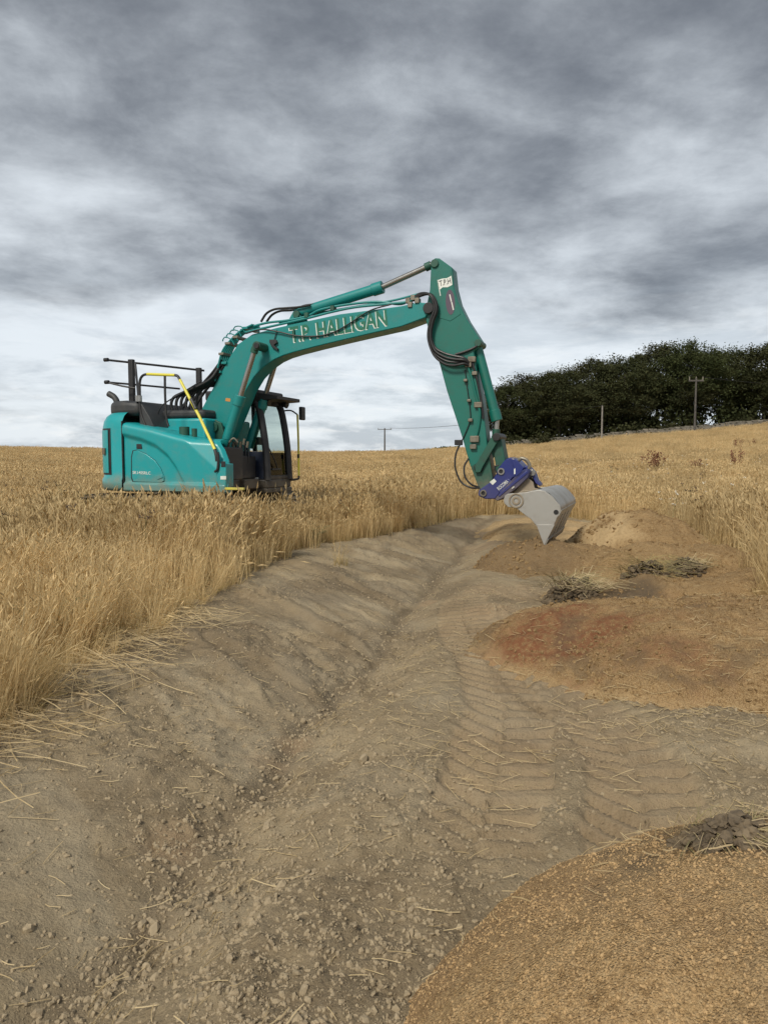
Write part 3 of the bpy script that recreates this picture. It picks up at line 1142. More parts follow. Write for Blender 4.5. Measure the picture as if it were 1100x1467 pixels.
def build_straw():
    n = 34000
    y = 1.9 + 12 * rng.random(n) ** 1.6
    x = rng.uniform(-1, 1, n) * (0.58 * y + 0.3)
    hp = np.max([f(x, y) for f in HEAPS.values()], axis=0)
    dg = x - groove(y)
    w = 0.07 + 0.30 * sm((fbm(x * 1.5, y * 1.5, 3, 23) - 0.05) / 0.35) * (dg > 0)
    w = w + 1.0 * np.exp(-((dg - 0.12) / 0.08) ** 2) * sm((fbm(x * 1.2, y * 1.2, 2, 29) + 0.1) / 0.3)
    w = w + 0.55 * np.exp(-(np.clip(x - edge_left(y), 0, 9) / 0.3))
    w = w + 0.95 * np.exp(-((hp + 0.01) / 0.035) ** 2) * (y > 3.2) + 0.05 * np.exp(-((hp + 0.01) / 0.03) ** 2) + 0.16 * (hp > 0.03) * sm((fbm(x * 2.2, y * 2.2, 3, 25) - 0.0) / 0.4) * (y > 2.2)
    _, tms = track_relief(x, y)
    w = w * (1 - 0.6 * tms)
    for cx, cy, r, a in ((0.2, 4.6, 0.3, 0.8), (0.45, 3.7, 0.35, 0.5), (0.05, 5.2, 0.3, 0.6), (0.6, 6.0, 0.4, 0.4), (1.5, 4.5, 0.5, 0.5), (2.0, 3.6, 0.5, 0.3), (0.97, 2.1, 0.3, 0.28),
                         (2.4, 4.9, 0.4, 0.5), (2.8, 6.6, 0.6, 0.5), (-0.8, 2.6, 0.25, 0.4)):
        w = w + a * gauss(x, y, cx, cy, r)
    ok = (rng.random(n) < w * 0.55 * np.clip(0.35 + 0.3 * (y - 2), 0.35, 1)) & (x > edge_left(y) - 0.1) & (x < edge_right(y))
    x, y, dg = x[ok], y[ok], dg[ok]
    n = len(x)
    az = rng.uniform(0, 6.28, n)
    al = np.abs(dg - 0.12) < 0.14
    az = np.where(al, rng.normal(1.15, 0.25, n), az)
    s = rng.uniform(0.15, 0.85, n) * np.where(rng.random(n) < 0.12, 1.7, 1)
    P = np.stack([x, y, surface_h(x, y) + 0.006], -1)
    Ro = np.stack([rng.normal(0, 0.1, n), rng.normal(0, 0.16, n), az], -1)
    Sc = np.stack([s, rng.uniform(0.6, 1.0, n), rng.uniform(0.6, 1.0, n)], -1)
    # long laid stems pulled out over the soil at the left edge of the field
    m = 520
    yy = rng.uniform(2.9, 7.2, m)
    xx = edge_left(yy) + np.abs(rng.normal(0.0, 0.26, m)) - 0.12
    P2 = np.stack([xx, yy, ground_h(xx, yy) + rng.uniform(0.005, 0.05, m)], -1)
    az2 = rng.normal(-0.6, 1.2, m)
    Ro2 = np.stack([rng.normal(0, 0.1, m), rng.normal(0.03, 0.12, m), az2], -1)
    Sc2 = np.stack([rng.uniform(1.2, 3.4, m), rng.uniform(0.8, 1.6, m), rng.uniform(0.8, 1.4, m)], -1)
    P, Ro, Sc = np.concatenate([P, P2]), np.concatenate([Ro, Ro2]), np.concatenate([Sc, Sc2])
    scatter('straw_litter', P, Ro, Sc, rng.integers(0, 6, len(P)), straw_coll, 'loose cut straw lying on the soil and heaps')


build_straw()

stone_meshes = [rock_mesh(50 + i, 0.3, 1) for i in range(5)]
for me in stone_meshes:
    me.materials.append(M['stone'])


def add_stone(x, y, s, parent=None):
    o = bpy.data.objects.new('stone', random.choice(stone_meshes))
    col.objects.link(o)
    o.parent = ground
    o.location = (x, y, float(ground_h(x, y)) + 0.05 * s)
    o.rotation_euler = [random.uniform(0, 6.28) for _ in range(3)]
    o.scale = [s * random.uniform(0.8, 1.2) for _ in range(3)]


for i in range(120):
    y = 2.0 + 4.0 * random.random() ** 1.6
    if random.random() < 0.6:
        x = float(groove(y)) + random.gauss(-0.02, 0.12)
    else:
        x = random.choice([random.uniform(-0.9, 0.1), random.uniform(-0.2, 0.5), random.uniform(-2.0, 0.3)])
    if float(heap_near(np.array(x), np.array(y))) > -0.01 or x < float(edge_left(y)) + 0.1:
        continue
    add_stone(x, y, random.uniform(0.008, 0.016) if random.random() < 0.88 else random.uniform(0.018, 0.030))


# ------------------------------------------------------------------ clods of turf on the heaps
CLOD_BITS = [rock_mesh(70 + i, 0.5, 1) for i in range(6)]


def turf_clod(x, y, r, h, label, seed, straws=60, lumps=330):
    rd = random.Random(seed)
    base = np.array([x, y, float(surface_h(np.array(x), np.array(y)))])
    V, Fc, nv = [], [], 0
    for i in range(lumps):
        rr, an = r * math.sqrt(rd.random()), rd.uniform(0, 6.283)
        lx, ly = rr * math.cos(an), 0.75 * rr * math.sin(an)
        t = rr / r
        k = r * rd.choice((0.035, 0.05, 0.07, 0.11)) * (1.15 - 0.5 * t)
        lz = float(surface_h(np.array(x + lx), np.array(y + ly))) - base[2] + h * (1 - t * t) * rd.uniform(0.1, 1.0)
        src = CLOD_BITS[i % len(CLOD_BITS)]
        e = Matrix.Rotation(rd.uniform(0, 6.283), 3, 'Z') @ Matrix.Rotation(rd.uniform(0, 6.283), 3, 'X')
        for v in src.vertices:
            q = e @ v.co
            V.append((lx + q.x * k * 1.3, ly + q.y * k * 1.3, lz + q.z * k))
        for p in src.polygons:
            Fc.append(tuple(nv + j for j in p.vertices))
        nv += len(src.vertices)
    me = bpy.data.meshes.new('turf_clod')
    me.from_pydata(V, [], Fc)
    me.update()
    o = link('turf_clod', me, M['clod'])
    o.location = base
    tag(o, label, 'clod', 'turf clods among the heaps')
    s = Soup()
    for i in range(straws):
        a, rr = rd.uniform(0, 6.28), r * rd.random() ** 0.6
        t = rr / r
        b = Vector((rr * math.cos(a), 0.7 * rr * math.sin(a), h * (1 - t) ** 0.6 + (0.01 if r > 0.2 else -0.012)))
        a2 = a + rd.gauss(0, 0.9)
        L = rd.uniform(0.4, 1.3) * r
        d = Vector((math.cos(a2), math.sin(a2), 0))
        up = rd.uniform(0.02, 0.7 if r > 0.2 else 0.22)
        ws = 1.0 if r > 0.2 else 0.45
        s.strip([b, b + d * L * 0.5 + Vector((0, 0, L * up * 0.6)), b + d * L + Vector((0, 0, L * up * 0.45))], [0.006 * ws, 0.005 * ws, 0.003 * ws], Vector((-d.y, d.x, 0.5)).normalized(), 0 if rd.random() < 0.5 else 1)
    rt = link('dead_grass', s.mesh('dead_grass', [M['straw'] if seed % 2 else M['grass_low'], M['weed_stem']]), None, o)
    rt['kind'] = 'stuff'
    return o


M['clod'] = mat_simple('grey_topsoil', (0.070, 0.051, 0.032), (0.20, 0.150, 0.092), 9, 0.95, 0.02)
turf_clod(2.07, 8.1, 0.34, 0.15, 'low grey turf clod between the red streaked heap and the bucket heap', 3, 260)
turf_clod(3.0, 8.45, 0.30, 0.19, 'dark turf clod with dead stems right of the low grey clod', 4, 220)
turf_clod(3.62, 8.8, 0.24, 0.10, 'small flat soil clod at the right end of the bucket heap', 5, 120)
turf_clod(0.97, 2.03, 0.15, 0.05, 'matted dead turf on top of the nearest brown heap', 9, 230)


# ------------------------------------------------------------------ single dry tuft on the cut slope
def slope_tuft(x, y, label, seed, n=60, h=0.3):
    me = tuft(seed, n, h, 0.11, 0.006, 0.35, 0.4, 0.5)
    o = link('grass_tuft', me)
    o.location = (x, y, float(ground_h(x, y)))
    tag(o, label, 'tuft', 'grass tufts on bare soil')


slope_tuft(-0.62, 10.6, 'small dry grass tuft alone on the cut slope below the field edge', 91)


# ------------------------------------------------------------------ mesh builder for hard things
class MB:
    def __init__(self):
        self.v, self.f = [], []

    def _add(self, vs, fs):
        b = len(self.v)
        self.v += [tuple(p) for p in vs]
        self.f += [tuple(b + i for i in f) for f in fs]
        return self

    def box(self, x0, x1, y0, y1, z0, z1):
        return self._add([(x0, y0, z0), (x1, y0, z0), (x1, y1, z0), (x0, y1, z0), (x0, y0, z1), (x1, y0, z1), (x1, y1, z1), (x0, y1, z1)],
                         [(0, 3, 2, 1), (4, 5, 6, 7), (0, 1, 5, 4), (1, 2, 6, 5), (2, 3, 7, 6), (3, 0, 4, 7)])

    def prism(self, poly, b0, b1):
        """polygon of (a, c) extruded along local y from b0 to b1"""
        n = len(poly)
        vs = [(a, b0, c) for a, c in poly] + [(a, b1, c) for a, c in poly]
        ar = sum(poly[i][0] * poly[(i + 1) % n][1] - poly[(i + 1) % n][0] * poly[i][1] for i in range(n))
        r = list(range(n))
        flip = ar < 0
        f0 = r if not flip else r[::-1]
        fs = [tuple(f0), tuple(i + n for i in f0[::-1])]
        for i in range(n):
            j = (i + 1) % n
            fs.append((i, i + n, j + n, j) if not flip else (j, j + n, i + n, i))
        return self._add(vs, fs)

    def cyl(self, p0, p1, r0, r1=None, k=16, caps=True):
        p0, p1 = Vector(p0), Vector(p1)
        r1 = r0 if r1 is None else r1
        ax = (p1 - p0).normalized()
        s = ax.orthogonal().normalized()
        q = ax.cross(s)
        vs = []
        for p, r in ((p0, r0), (p1, r1)):
            for i in range(k):
                a = 2 * math.pi * i / k
                vs.append(p + (s * math.cos(a) + q * math.sin(a)) * r)
        fs = [(i, (i + 1) % k, k + (i + 1) % k, k + i) for i in range(k)]
        if caps:
            fs += [tuple(range(k))[::-1], tuple(range(k, 2 * k))]
        return self._add(vs, fs)

    def tube(self, pts, r, k=8, sub=6, taper=None):
        P = [Vector(p) for p in pts]
        C = []
        if sub <= 1 or len(P) < 3:
            C = P
        else:
            E = [P[0] * 2 - P[1]] + P + [P[-1] * 2 - P[-2]]
            for i in range(1, len(E) - 2):
                for s in range(sub):
                    t = s / sub
                    a, b, c, d = E[i - 1], E[i], E[i + 1], E[i + 2]
                    C.append(0.5 * ((2 * b) + (c - a) * t + (2 * a - 5 * b + 4 * c - d) * t * t + (3 * b - a - 3 * c + d) * t ** 3))
            C.append(P[-1])
        vs, nrm = [], None
        for i, p in enumerate(C):
            tg = (C[min(i + 1, len(C) - 1)] - C[max(i - 1, 0)]).normalized()
            nrm = tg.orthogonal().normalized() if nrm is None else (nrm - tg * nrm.dot(tg)).normalized()
            bi = tg.cross(nrm)
            rr = r if taper is None else r + (taper - r) * i / (len(C) - 1)
            for j in range(k):
                a = 2 * math.pi * j / k
                vs.append(p + (nrm * math.cos(a) + bi * math.sin(a)) * rr)
        fs = []
        for i in range(len(C) - 1):
            for j in range(k):
                j2 = (j + 1) % k
                fs.append((i * k + j, i * k + j2, (i + 1) * k + j2, (i + 1) * k + j))
        e = (len(C) - 1) * k
        fs += [tuple(range(k))[::-1], tuple(e + j for j in range(k))]
        return self._add(vs, fs)

    def ring(self, p0, p1, ro, ri, k=20):
        p0, p1 = Vector(p0), Vector(p1)
        ax = (p1 - p0).normalized()
        s = ax.orthogonal().normalized()
        q = ax.cross(s)
        vs = []
        for p, r in ((p0, ro), (p1, ro), (p1, ri), (p0, ri)):
            for i in range(k):
                a = 2 * math.pi * i / k
                vs.append(p + (s * math.cos(a) + q * math.sin(a)) * r)
        fs = []
        for m in range(4):
            for i in range(k):
                j = (i + 1) % k
                fs.append((m * k + i, m * k + j, ((m + 1) % 4) * k + j, ((m + 1) % 4) * k + i))
        return self._add(vs, fs)

    def build(self, name, mat, parent=None, bevel=0.0, smooth=None, seg=2):
        me = bpy.data.meshes.new(name)
        me.from_pydata(self.v, [], self.f)
        me.update()
        o = link(name, me, mat, parent)
        if smooth:
            me.shade_smooth()
            me.set_sharp_from_angle(angle=R(smooth if smooth is not True else 40))
        if bevel:
            md = o.modifiers.new('bevel', 'BEVEL')
            md.width = bevel
            md.segments = seg
            md.limit_method = 'ANGLE'
            md.angle_limit = R(35)
            me.shade_smooth()
            me.set_sharp_from_angle(angle=R(50))
        return o


# ------------------------------------------------------------------ the wood on the rise
def crown_mesh(seed, n_cl, leaves, rx, rz, leaf):
    """leaf faces in clumps spread through an uneven dome, unit: metres, origin at the crown's middle"""
    r = np.random.default_rng(seed)
    cl = []
    while len(cl) < n_cl:
        p = r.normal(size=3)
        p /= np.linalg.norm(p)
        rad = r.uniform(0.45, 1.0) ** 0.5
        if p[2] < -0.55 and r.random() < 0.8:
            continue
        k = 1 + 0.20 * math.sin(3 * math.atan2(p[1], p[0]) + seed) + 0.14 * r.normal()
        cl.append((p[0] * rx * rad * k, p[1] * rx * rad * k, p[2] * rz * rad * (1 + 0.10 * r.normal())))
    cl = np.array(cl)
    c = np.repeat(cl, leaves, 0)
    size = np.repeat(r.uniform(0.55, 1.25, n_cl), leaves)
    off = r.normal(size=c.shape) * np.array([0.62, 0.62, 0.36]) * size[:, None]
    p = c + off
    n = len(p)
    ax = r.normal(size=(n, 3))
    ax[:, 2] *= 0.6
    ax /= np.linalg.norm(ax, axis=1)[:, None]
    up = r.normal(size=(n, 3))
    bx = np.cross(ax, up)
    bx /= np.linalg.norm(bx, axis=1)[:, None]
    L = leaf * r.uniform(0.6, 1.35, n)[:, None]
    W = L * 0.55
    co = np.stack([p - ax * L, p + bx * W, p + ax * L, p - bx * W], 1).reshape(-1, 3)
    q = np.arange(4 * n).reshape(-1, 4)
    return mesh_np('crown', co, q, False)


def trunk_mesh(seed, h, r0):
    rd = random.Random(seed)
    m = MB()
    lean = rd.uniform(-0.05, 0.05)
    m.tube([(0, 0, -0.6), (lean * h * 0.3, 0, h * 0.3), (lean * h * 0.5, rd.uniform(-0.3, 0.3), h * 0.62), (lean * h, 0, h * 0.95)], r0, 8, 4, r0 * 0.2)
    for i in range(9):
        z = h * rd.uniform(0.22, 0.75)
        a = rd.uniform(0, 6.28)
        L = rd.uniform(0.25, 0.5) * h * 0.7
        d = Vector((math.cos(a), math.sin(a), 0))
        b = Vector((lean * z, 0, z))
        m.tube([b, b + d * L * 0.5 + Vector((0, 0, L * 0.35)), b + d * L + Vector((0, 0, L * 0.5))], r0 * 0.34, 6, 3, r0 * 0.07)
    me = bpy.data.meshes.new('trunk')
    me.from_pydata(m.v, [], m.f)
    me.shade_smooth()
    me.materials.append(M['bark'])
    return me


CROWNS = [crown_mesh(200 + i, 200, 115, 1.0 * 5.0, 1.0 * 4.6, 0.135) for i in range(5)]
for me in CROWNS:
    me.materials.append(M['leaf'])
TRUNKS = [trunk_mesh(300 + i, 11.0, 0.34) for i in range(4)]


def pix_x(px, y):
    return (px - 550) / 1059.5 * y


# (picture column, distance, top row) of each tree, left to right along the edge of the wood
TREE_TABLE = [(726, 108, 552), (757, 113, 538), (800, 107, 529), (846, 114, 514), (892, 108, 512), (938, 115, 497), (984, 108, 492), (1036, 113, 501), (1090, 108, 493), (1142, 112, 497)]
NTH = ['first', 'second', 'third', 'fourth', 'fifth', 'sixth', 'seventh', 'eighth', 'ninth', 'tenth', 'eleventh', 'twelfth', 'thirteenth', 'fourteenth', 'fifteenth', 'sixteenth']
for i, (px, d, py) in enumerate(TREE_TABLE):
    x = pix_x(px, d)
    zb = float(ground_h(x, d, False))
    top = EYE + (655 - py) / 1059.5 * d
    ht = top - zb
    rd = random.Random(500 + i)
    t = bpy.data.objects.new('beech_tree', None)
    col.objects.link(t)
    t.location = (x, d, zb)
    t.rotation_euler.z = rd.uniform(0, 6.28)
    tag(t, 'dark leafy tree, %s from the left in the wood behind the field wall' % NTH[i], 'tree', 'trees of the wood on the rise')
    k = link('trunk', TRUNKS[i % 4], None, t)
    k.scale = (1, 1, ht / 13.0)
    c0 = 0.60 * ht
    c = link('crown', CROWNS[i % 5], None, t)
    c.location = (0, 0, c0)
    sz = (ht - c0) / 4.9
    w = rd.uniform(0.92, 1.1) * (0.72 if i == 0 else 1)
    c.scale = (w, w, sz)
    # lower skirt of branches, part of the same tree
    s = link('lower_crown', CROWNS[(i + 2) % 5], None, t)
    s.location = (rd.uniform(-1.5, 1.5), rd.uniform(-1, 1), ht * 0.40)
    s.scale = (w * 0.82, w * 0.82, ht * 0.23 / 4.9)

SHRUB = [crown_mesh(240 + i, 30, 50, 1.5, 1.0, 0.17) for i in range(2)]
for me in SHRUB:
    me.materials.append(M['leaf'])
for i, (px, d, s, lab) in enumerate(((733, 104, 1.0, 'dark rounded shrub at the left foot of the wood'), (775, 101, 0.85, 'dark shrub hanging in front of the field wall'),
                                     (842, 103.5, 0.7, 'low shrub beside the pale pole'), (905, 104, 1.1, 'broad dark shrub behind the wall in the middle of the wood'),
                                     (955, 105, 0.9, 'low dark shrub behind the wall left of the tall pole'), (1065, 105, 0.8, 'low dark shrub behind the wall near the right end'))):
    x = pix_x(px, d)
    o = bpy.data.objects.new('shrub', SHRUB[i % 2])
    col.objects.link(o)
    o.location = (x, d, float(ground_h(x, d, False)) + 0.7 * s)
    o.scale = (s * 1.2, s, s)
    o.rotation_euler.z = i * 1.3
    tag(o, lab, 'shrub', 'shrubs along the wood')


def build_undergrowth():
    r = np.random.default_rng(9)
    n = 28000
    y = r.uniform(105.5, 119, n)
    px = r.uniform(712, 1200, n)
    x = (px - 550) / 1059.5 * y
    gap = np.exp(-((px - 1012) / 11.0) ** 2) + 0.8 * np.exp(-((px - 944) / 5.0) ** 2) + 0.7 * np.exp(-((px - 1085) / 7.0) ** 2)
    hgt = 3.9 + 2.6 * fbm(x * 0.35, y * 0.2, 3, 4)
    kp = r.random(n) > 0.93 * np.clip(gap, 0, 1)
    x, y, hgt = x[kp], y[kp], hgt[kp]
    n = len(x)
    z = r.random(n) ** 0.8 * hgt
    p = np.stack([x, y, ground_h(x, y, False) + z], -1)
    ax = r.normal(size=(n, 3))
    ax /= np.linalg.norm(ax, axis=1)[:, None]
    bx = np.cross(ax, r.normal(size=(n, 3)))
    bx /= np.linalg.norm(bx, axis=1)[:, None]
    L = r.uniform(0.16, 0.34, n)[:, None]
    co = np.stack([p - ax * L, p + bx * L * 0.6, p + ax * L, p - bx * L * 0.6], 1).reshape(-1, 3)
    o = link('undergrowth', mesh_np('undergrowth', co, np.arange(4 * n).reshape(-1, 4), False), M['leaf'])
    tag(o, 'dark tangled undergrowth beneath the trees of the wood', None, None, 'stuff')


build_undergrowth()


# dry stone field wall along the wood
def build_wall():
    m = MB()
    rd = random.Random(77)
    y = 102.5
    x = pix_x(724, y)
    end = pix_x(1190, y)
    rnd_prev = None
    while x < end:
        w = rd.uniform(0.5, 0.95)
        yy = y + 0.4 * math.sin(x * 0.11)
        z = float(ground_h(x + w / 2, yy, False))
        zz = z - 0.3
        for row, hh in enumerate((0.36, 0.34, 0.32, 0.30)):
            o = (0.2 if row % 2 else 0.0)
            hgt = hh + rd.uniform(-0.03, 0.03)
            dy = rd.uniform(-0.05, 0.05)
            m.box(x + 0.02 + o, x + w - 0.02 + o, yy - 0.28 + dy, yy + 0.28, zz, zz + hgt - 0.02)
            zz += hgt
        m.box(x + 0.05, x + w - 0.05, yy - 0.2, yy + 0.2, zz, zz + rd.uniform(0.10, 0.26))
        x += w
    o = m.build('field_wall', M['wallstone'], None)
    tag(o, 'low weathered stone wall running along the foot of the wood', 'wall')


build_wall()


def pole(px, y, py_top, r, mat, label, arm=None, below=0.5, group='overhead line poles'):
    x = pix_x(px, y)
    z = float(ground_h(x, y, False))
    top = EYE + (655 - py_top) / 1059.5 * y
    e = bpy.data.objects.new('utility_pole', None)
    col.objects.link(e)
    e.location = (x, y, z)
    tag(e, label, 'pole', group)
    h = top - z
    MB().cyl((0, 0, -below), (0, 0, h), r, r * 0.72, 10).build('shaft', mat, e, smooth=True)
    if arm:
        MB().box(-arm, arm, -0.09, 0.09, h - 0.45, h - 0.25).build('crossarm', mat, e)
        for sx in (-0.92, 0.0, 0.92):
            MB().cyl((sx * arm, 0, h - 0.25), (sx * arm, 0, h + 0.18), 0.09, 0.06, 8).build('insulator', M['fitting'], e)
    return Vector((x, y, top))


p1 = pole(551, 255, 614, 0.30, M['poledark'], 'distant pole with a crossarm on the skyline beside the boom', 2.4)
p2 = pole(860, 97, 582, 0.13, M['polewood'], 'slim pale pole without a crossarm in front of the wood')
p3 = pole(992, 98, 543, 0.16, M['poledark'], 'tall dark pole with a crossarm in front of the wood', 0.95)
for k, (a, b, lab, sag, r_) in enumerate(((p1 + Vector((1.5, 0, 0.1)), p2 + Vector((0, 0, 0.0)), 'overhead wire from the distant pole towards the pale pole', 1.0, 0.045),
                                    (p3 + Vector((0.8, 0, 0.1)), p3 + Vector((45, 20, 1.0)), 'overhead wire leaving the tall dark pole to the right', 0.8, 0.025))):
    pts = [a.lerp(b, t / 12) - Vector((0, 0, sag * 4 * (t / 12) * (1 - t / 12))) for t in range(13)]
    o = MB().tube(pts, r_, 5, 1).build('overhead_wire', M['rubber'])
    tag(o, lab, 'wire')


# far hedges on the skyline
def hedge(name, x0, x1, y, h, label, seed, cat='hedge', kind=None):
    r = np.random.default_rng(seed)
    n = int((x1 - x0) * 26)
    x = r.uniform(x0, x1, n)
    top = h * (0.75 + 0.35 * fbm(x * 0.12, x * 0.0 + seed, 3, seed))
    ends = sm((x - x0) / 3) * sm((x1 - x) / 3)
    z = r.random(n) ** 0.7 * top * ends
    yy = y + r.normal(0, 1.2, n)
    p = np.stack([x, yy, ground_h(x, yy, False) + z], -1)
    ax = r.normal(size=(n, 3))
    ax /= np.linalg.norm(ax, axis=1)[:, None]
    bx = np.cross(ax, r.normal(size=(n, 3)))
    bx /= np.linalg.norm(bx, axis=1)[:, None]
    L = r.uniform(0.5, 0.95, n)[:, None]
    co = np.stack([p - ax * L, p + bx * L * 0.6, p + ax * L, p - bx * L * 0.6], 1).reshape(-1, 3)
    o = link(name, mesh_np(name, co, np.arange(4 * n).reshape(-1, 4), False), M['leaf_far'])
    tag(o, label, cat, None, kind)


hedge('distant_hedge', pix_x(534, 330), pix_x(664, 330), 330, 3.2, 'thin dark hedge line on the skyline right of the distant pole', 5)
hedge('distant_thicket', pix_x(494, 300), pix_x(531, 300), 300, 2.9, 'small dark thicket on the skyline left of the distant pole', 6, 'thicket')


# rust red dock plants standing in the right-hand field
def dock_mesh(seed):
    r = random.Random(seed)
    s = Soup()
    for k in range(5):
        a = r.uniform(0, 6.28)
        b = Vector((math.cos(a) * 0.12, math.sin(a) * 0.12, 0))
        h = r.uniform(0.8, 1.15)
        tip = b + Vector((math.cos(a) * 0.15, math.sin(a) * 0.15, h))
        s.strip([b, tip], [0.014, 0.008], Vector((1, 0, 0)), 0)
        for q in range(34):
            t = r.uniform(0.45, 1.0)
            c = b.lerp(tip, t) + Vector((r.gauss(0, 0.045), r.gauss(0, 0.045), 0))
            s.spindle(c - Vector((0, 0, 0.03)), c + Vector((0, 0, 0.03)), 0.022, 1)
    return s.mesh('dock', [M['weed_stem'], M['dock']])


DOCKS = [dock_mesh(i) for i in range(3)]
for i, (px, y, s) in enumerate(((913, 44, 1), (927, 42, 1.0), (938, 38, 1.35), (941, 40, 1.2), (955, 41, 0.8), (995, 37, 0.9), (1001, 37, 1.0), (1056, 42, 1.3), (1054, 62, 1.2), (1075, 66, 1.0))):
    x = pix_x(px, y)
    o = bpy.data.objects.new('dock_plant', DOCKS[i % 3])
    col.objects.link(o)
    o.location = (x, y, float(ground_h(x, y, False)))
    o.scale = (s * 1.15, s * 1.15, s)
    o.rotation_euler.z = i * 0.9
    tag(o, 'rust red dock plant, %s from the left in the right-hand field' % NTH[[0, 1, 2, 3, 4, 5, 6, 8, 7, 9][i]], 'dock', 'dock plants in the right-hand field')

# ------------------------------------------------------------------ excavator
exc = bpy.data.objects.new('excavator', None)
col.objects.link(exc)
exc.location = tuple(EX_C)
exc.rotation_euler.z = -EX_T
tag(exc, 'teal crawler excavator with raised boom and grey bucket standing in the dry grass', 'excavator')


def side(px, py, b):
    """point of the machine's lengthwise plane at lateral offset b, in machine coordinates"""
    F = 1059.5
    d = np.array([(px - 550) / F, math.cos(PITCH) + (733.5 - py) / F * math.sin(PITCH), -math.sin(PITCH) + (733.5 - py) / F * math.cos(PITCH)])
    l3 = np.array([EX_L[0], EX_L[1], 0])
    f3 = np.array([EX_F[0], EX_F[1], 0])
    o = np.array([0, 0, EYE])
    t = np.dot(EX_C + b * l3 - o, l3) / np.dot(d, l3)
    P = o + t * d - EX_C
    return (float(np.dot(P, f3)), b, float(P[2]))


def sp(pts, b):
    return [(lambda q: (q[0], q[2]))(side(x, y, b)) for x, y in pts]


def spv(pts, b):
    return [Vector(side(*(p + (b,)) if len(p) == 2 else p)) for p in pts]


# ---- undercarriage
for sgn in (-1, 1):
    b0 = sgn * 1.0
    tr = MB()
    cx = 0.5
    path = []
    for i in range(13):
        a = math.pi / 2 + math.pi * i / 12
        path.append((cx - 1.22 + 0.40 * math.cos(a), 0.42 + 0.40 * math.sin(a)))
    for i in range(13):
        a = -math.pi / 2 + math.pi * i / 12
        path.append((cx + 1.22 + 0.40 * math.cos(a), 0.42 + 0.40 * math.sin(a)))
    tr.prism(path, b0 - 0.16, b0 + 0.16)
    track = tr.build('crawler_track', M['track'], exc)
    # track shoes round the loop
    per = []
    for i in range(len(path)):
        p, q = Vector((path[i][0], 0, path[i][1])), Vector((path[(i + 1) % len(path)][0], 0, path[(i + 1) % len(path)][1]))
        n = max(1, round((q - p).length / 0.17))
        for k in range(n):
            per.append((p.lerp(q, (k + 0.5) / n), (q - p).normalized()))
    shoe = None
    for p, d in per:
        if shoe is None:
            sb = MB().box(-0.075, 0.075, -0.25, 0.25, 0.0, 0.03).box(-0.07, -0.045, -0.25, 0.25, 0.03, 0.055).box(0.045, 0.07, -0.25, 0.25, 0.03, 0.055)
            so = sb.build('track_shoe', M['track'], track)
            shoe = so.data
        else:
            so = bpy.data.objects.new('track_shoe', shoe)
            col.objects.link(so)
            so.parent = track
        so.location = (p.x, b0, p.z)
        so.rotation_euler = (0, math.atan2(-d.z, d.x) + math.pi, 0)
    for ax, rr in ((cx - 1.22, 0.33), (cx + 1.22, 0.33), (cx - 0.6, 0.16), (cx, 0.16), (cx + 0.6, 0.16)):
        MB().cyl((ax, b0 - 0.2, 0.42 if rr > 0.2 else 0.2), (ax, b0 + 0.2, 0.42 if rr > 0.2 else 0.2), rr, None, 20).build('track_roller', M['track'], track, smooth=True)
MB().box(-0.3, 1.5, -0.85, 0.85, 0.38, 0.66).build('chassis_frame', M['black'], exc, 0.03)
MB().cyl((0.6, 0, 0.64), (0.6, 0, 0.93), 0.62, None, 40).build('slew_ring', M['black'], exc, smooth=True)

# ---- upper structure deck
MB().box(-0.55, 1.62, -1.12, 0.28, 0.935, 1.12).build('deck_frame', M['black'], exc, 0.02)
MB().box(-0.55, 0.5, 0.285, 1.2, 0.94, 1.15).build('deck_frame', M['black'], exc, 0.02)


def top_c(a):
    return np.interp(a, [-0.3, 0.0, 0.5, 1.0, 1.3, 1.9], [2.10, 2.075, 1.985, 1.86, 1.80, 1.765])


def front_a(c):
    return np.interp(c, [0.9, 1.15, 1.45, 1.62, 1.80], [1.975, 1.975, 1.93, 1.85, 1.70])


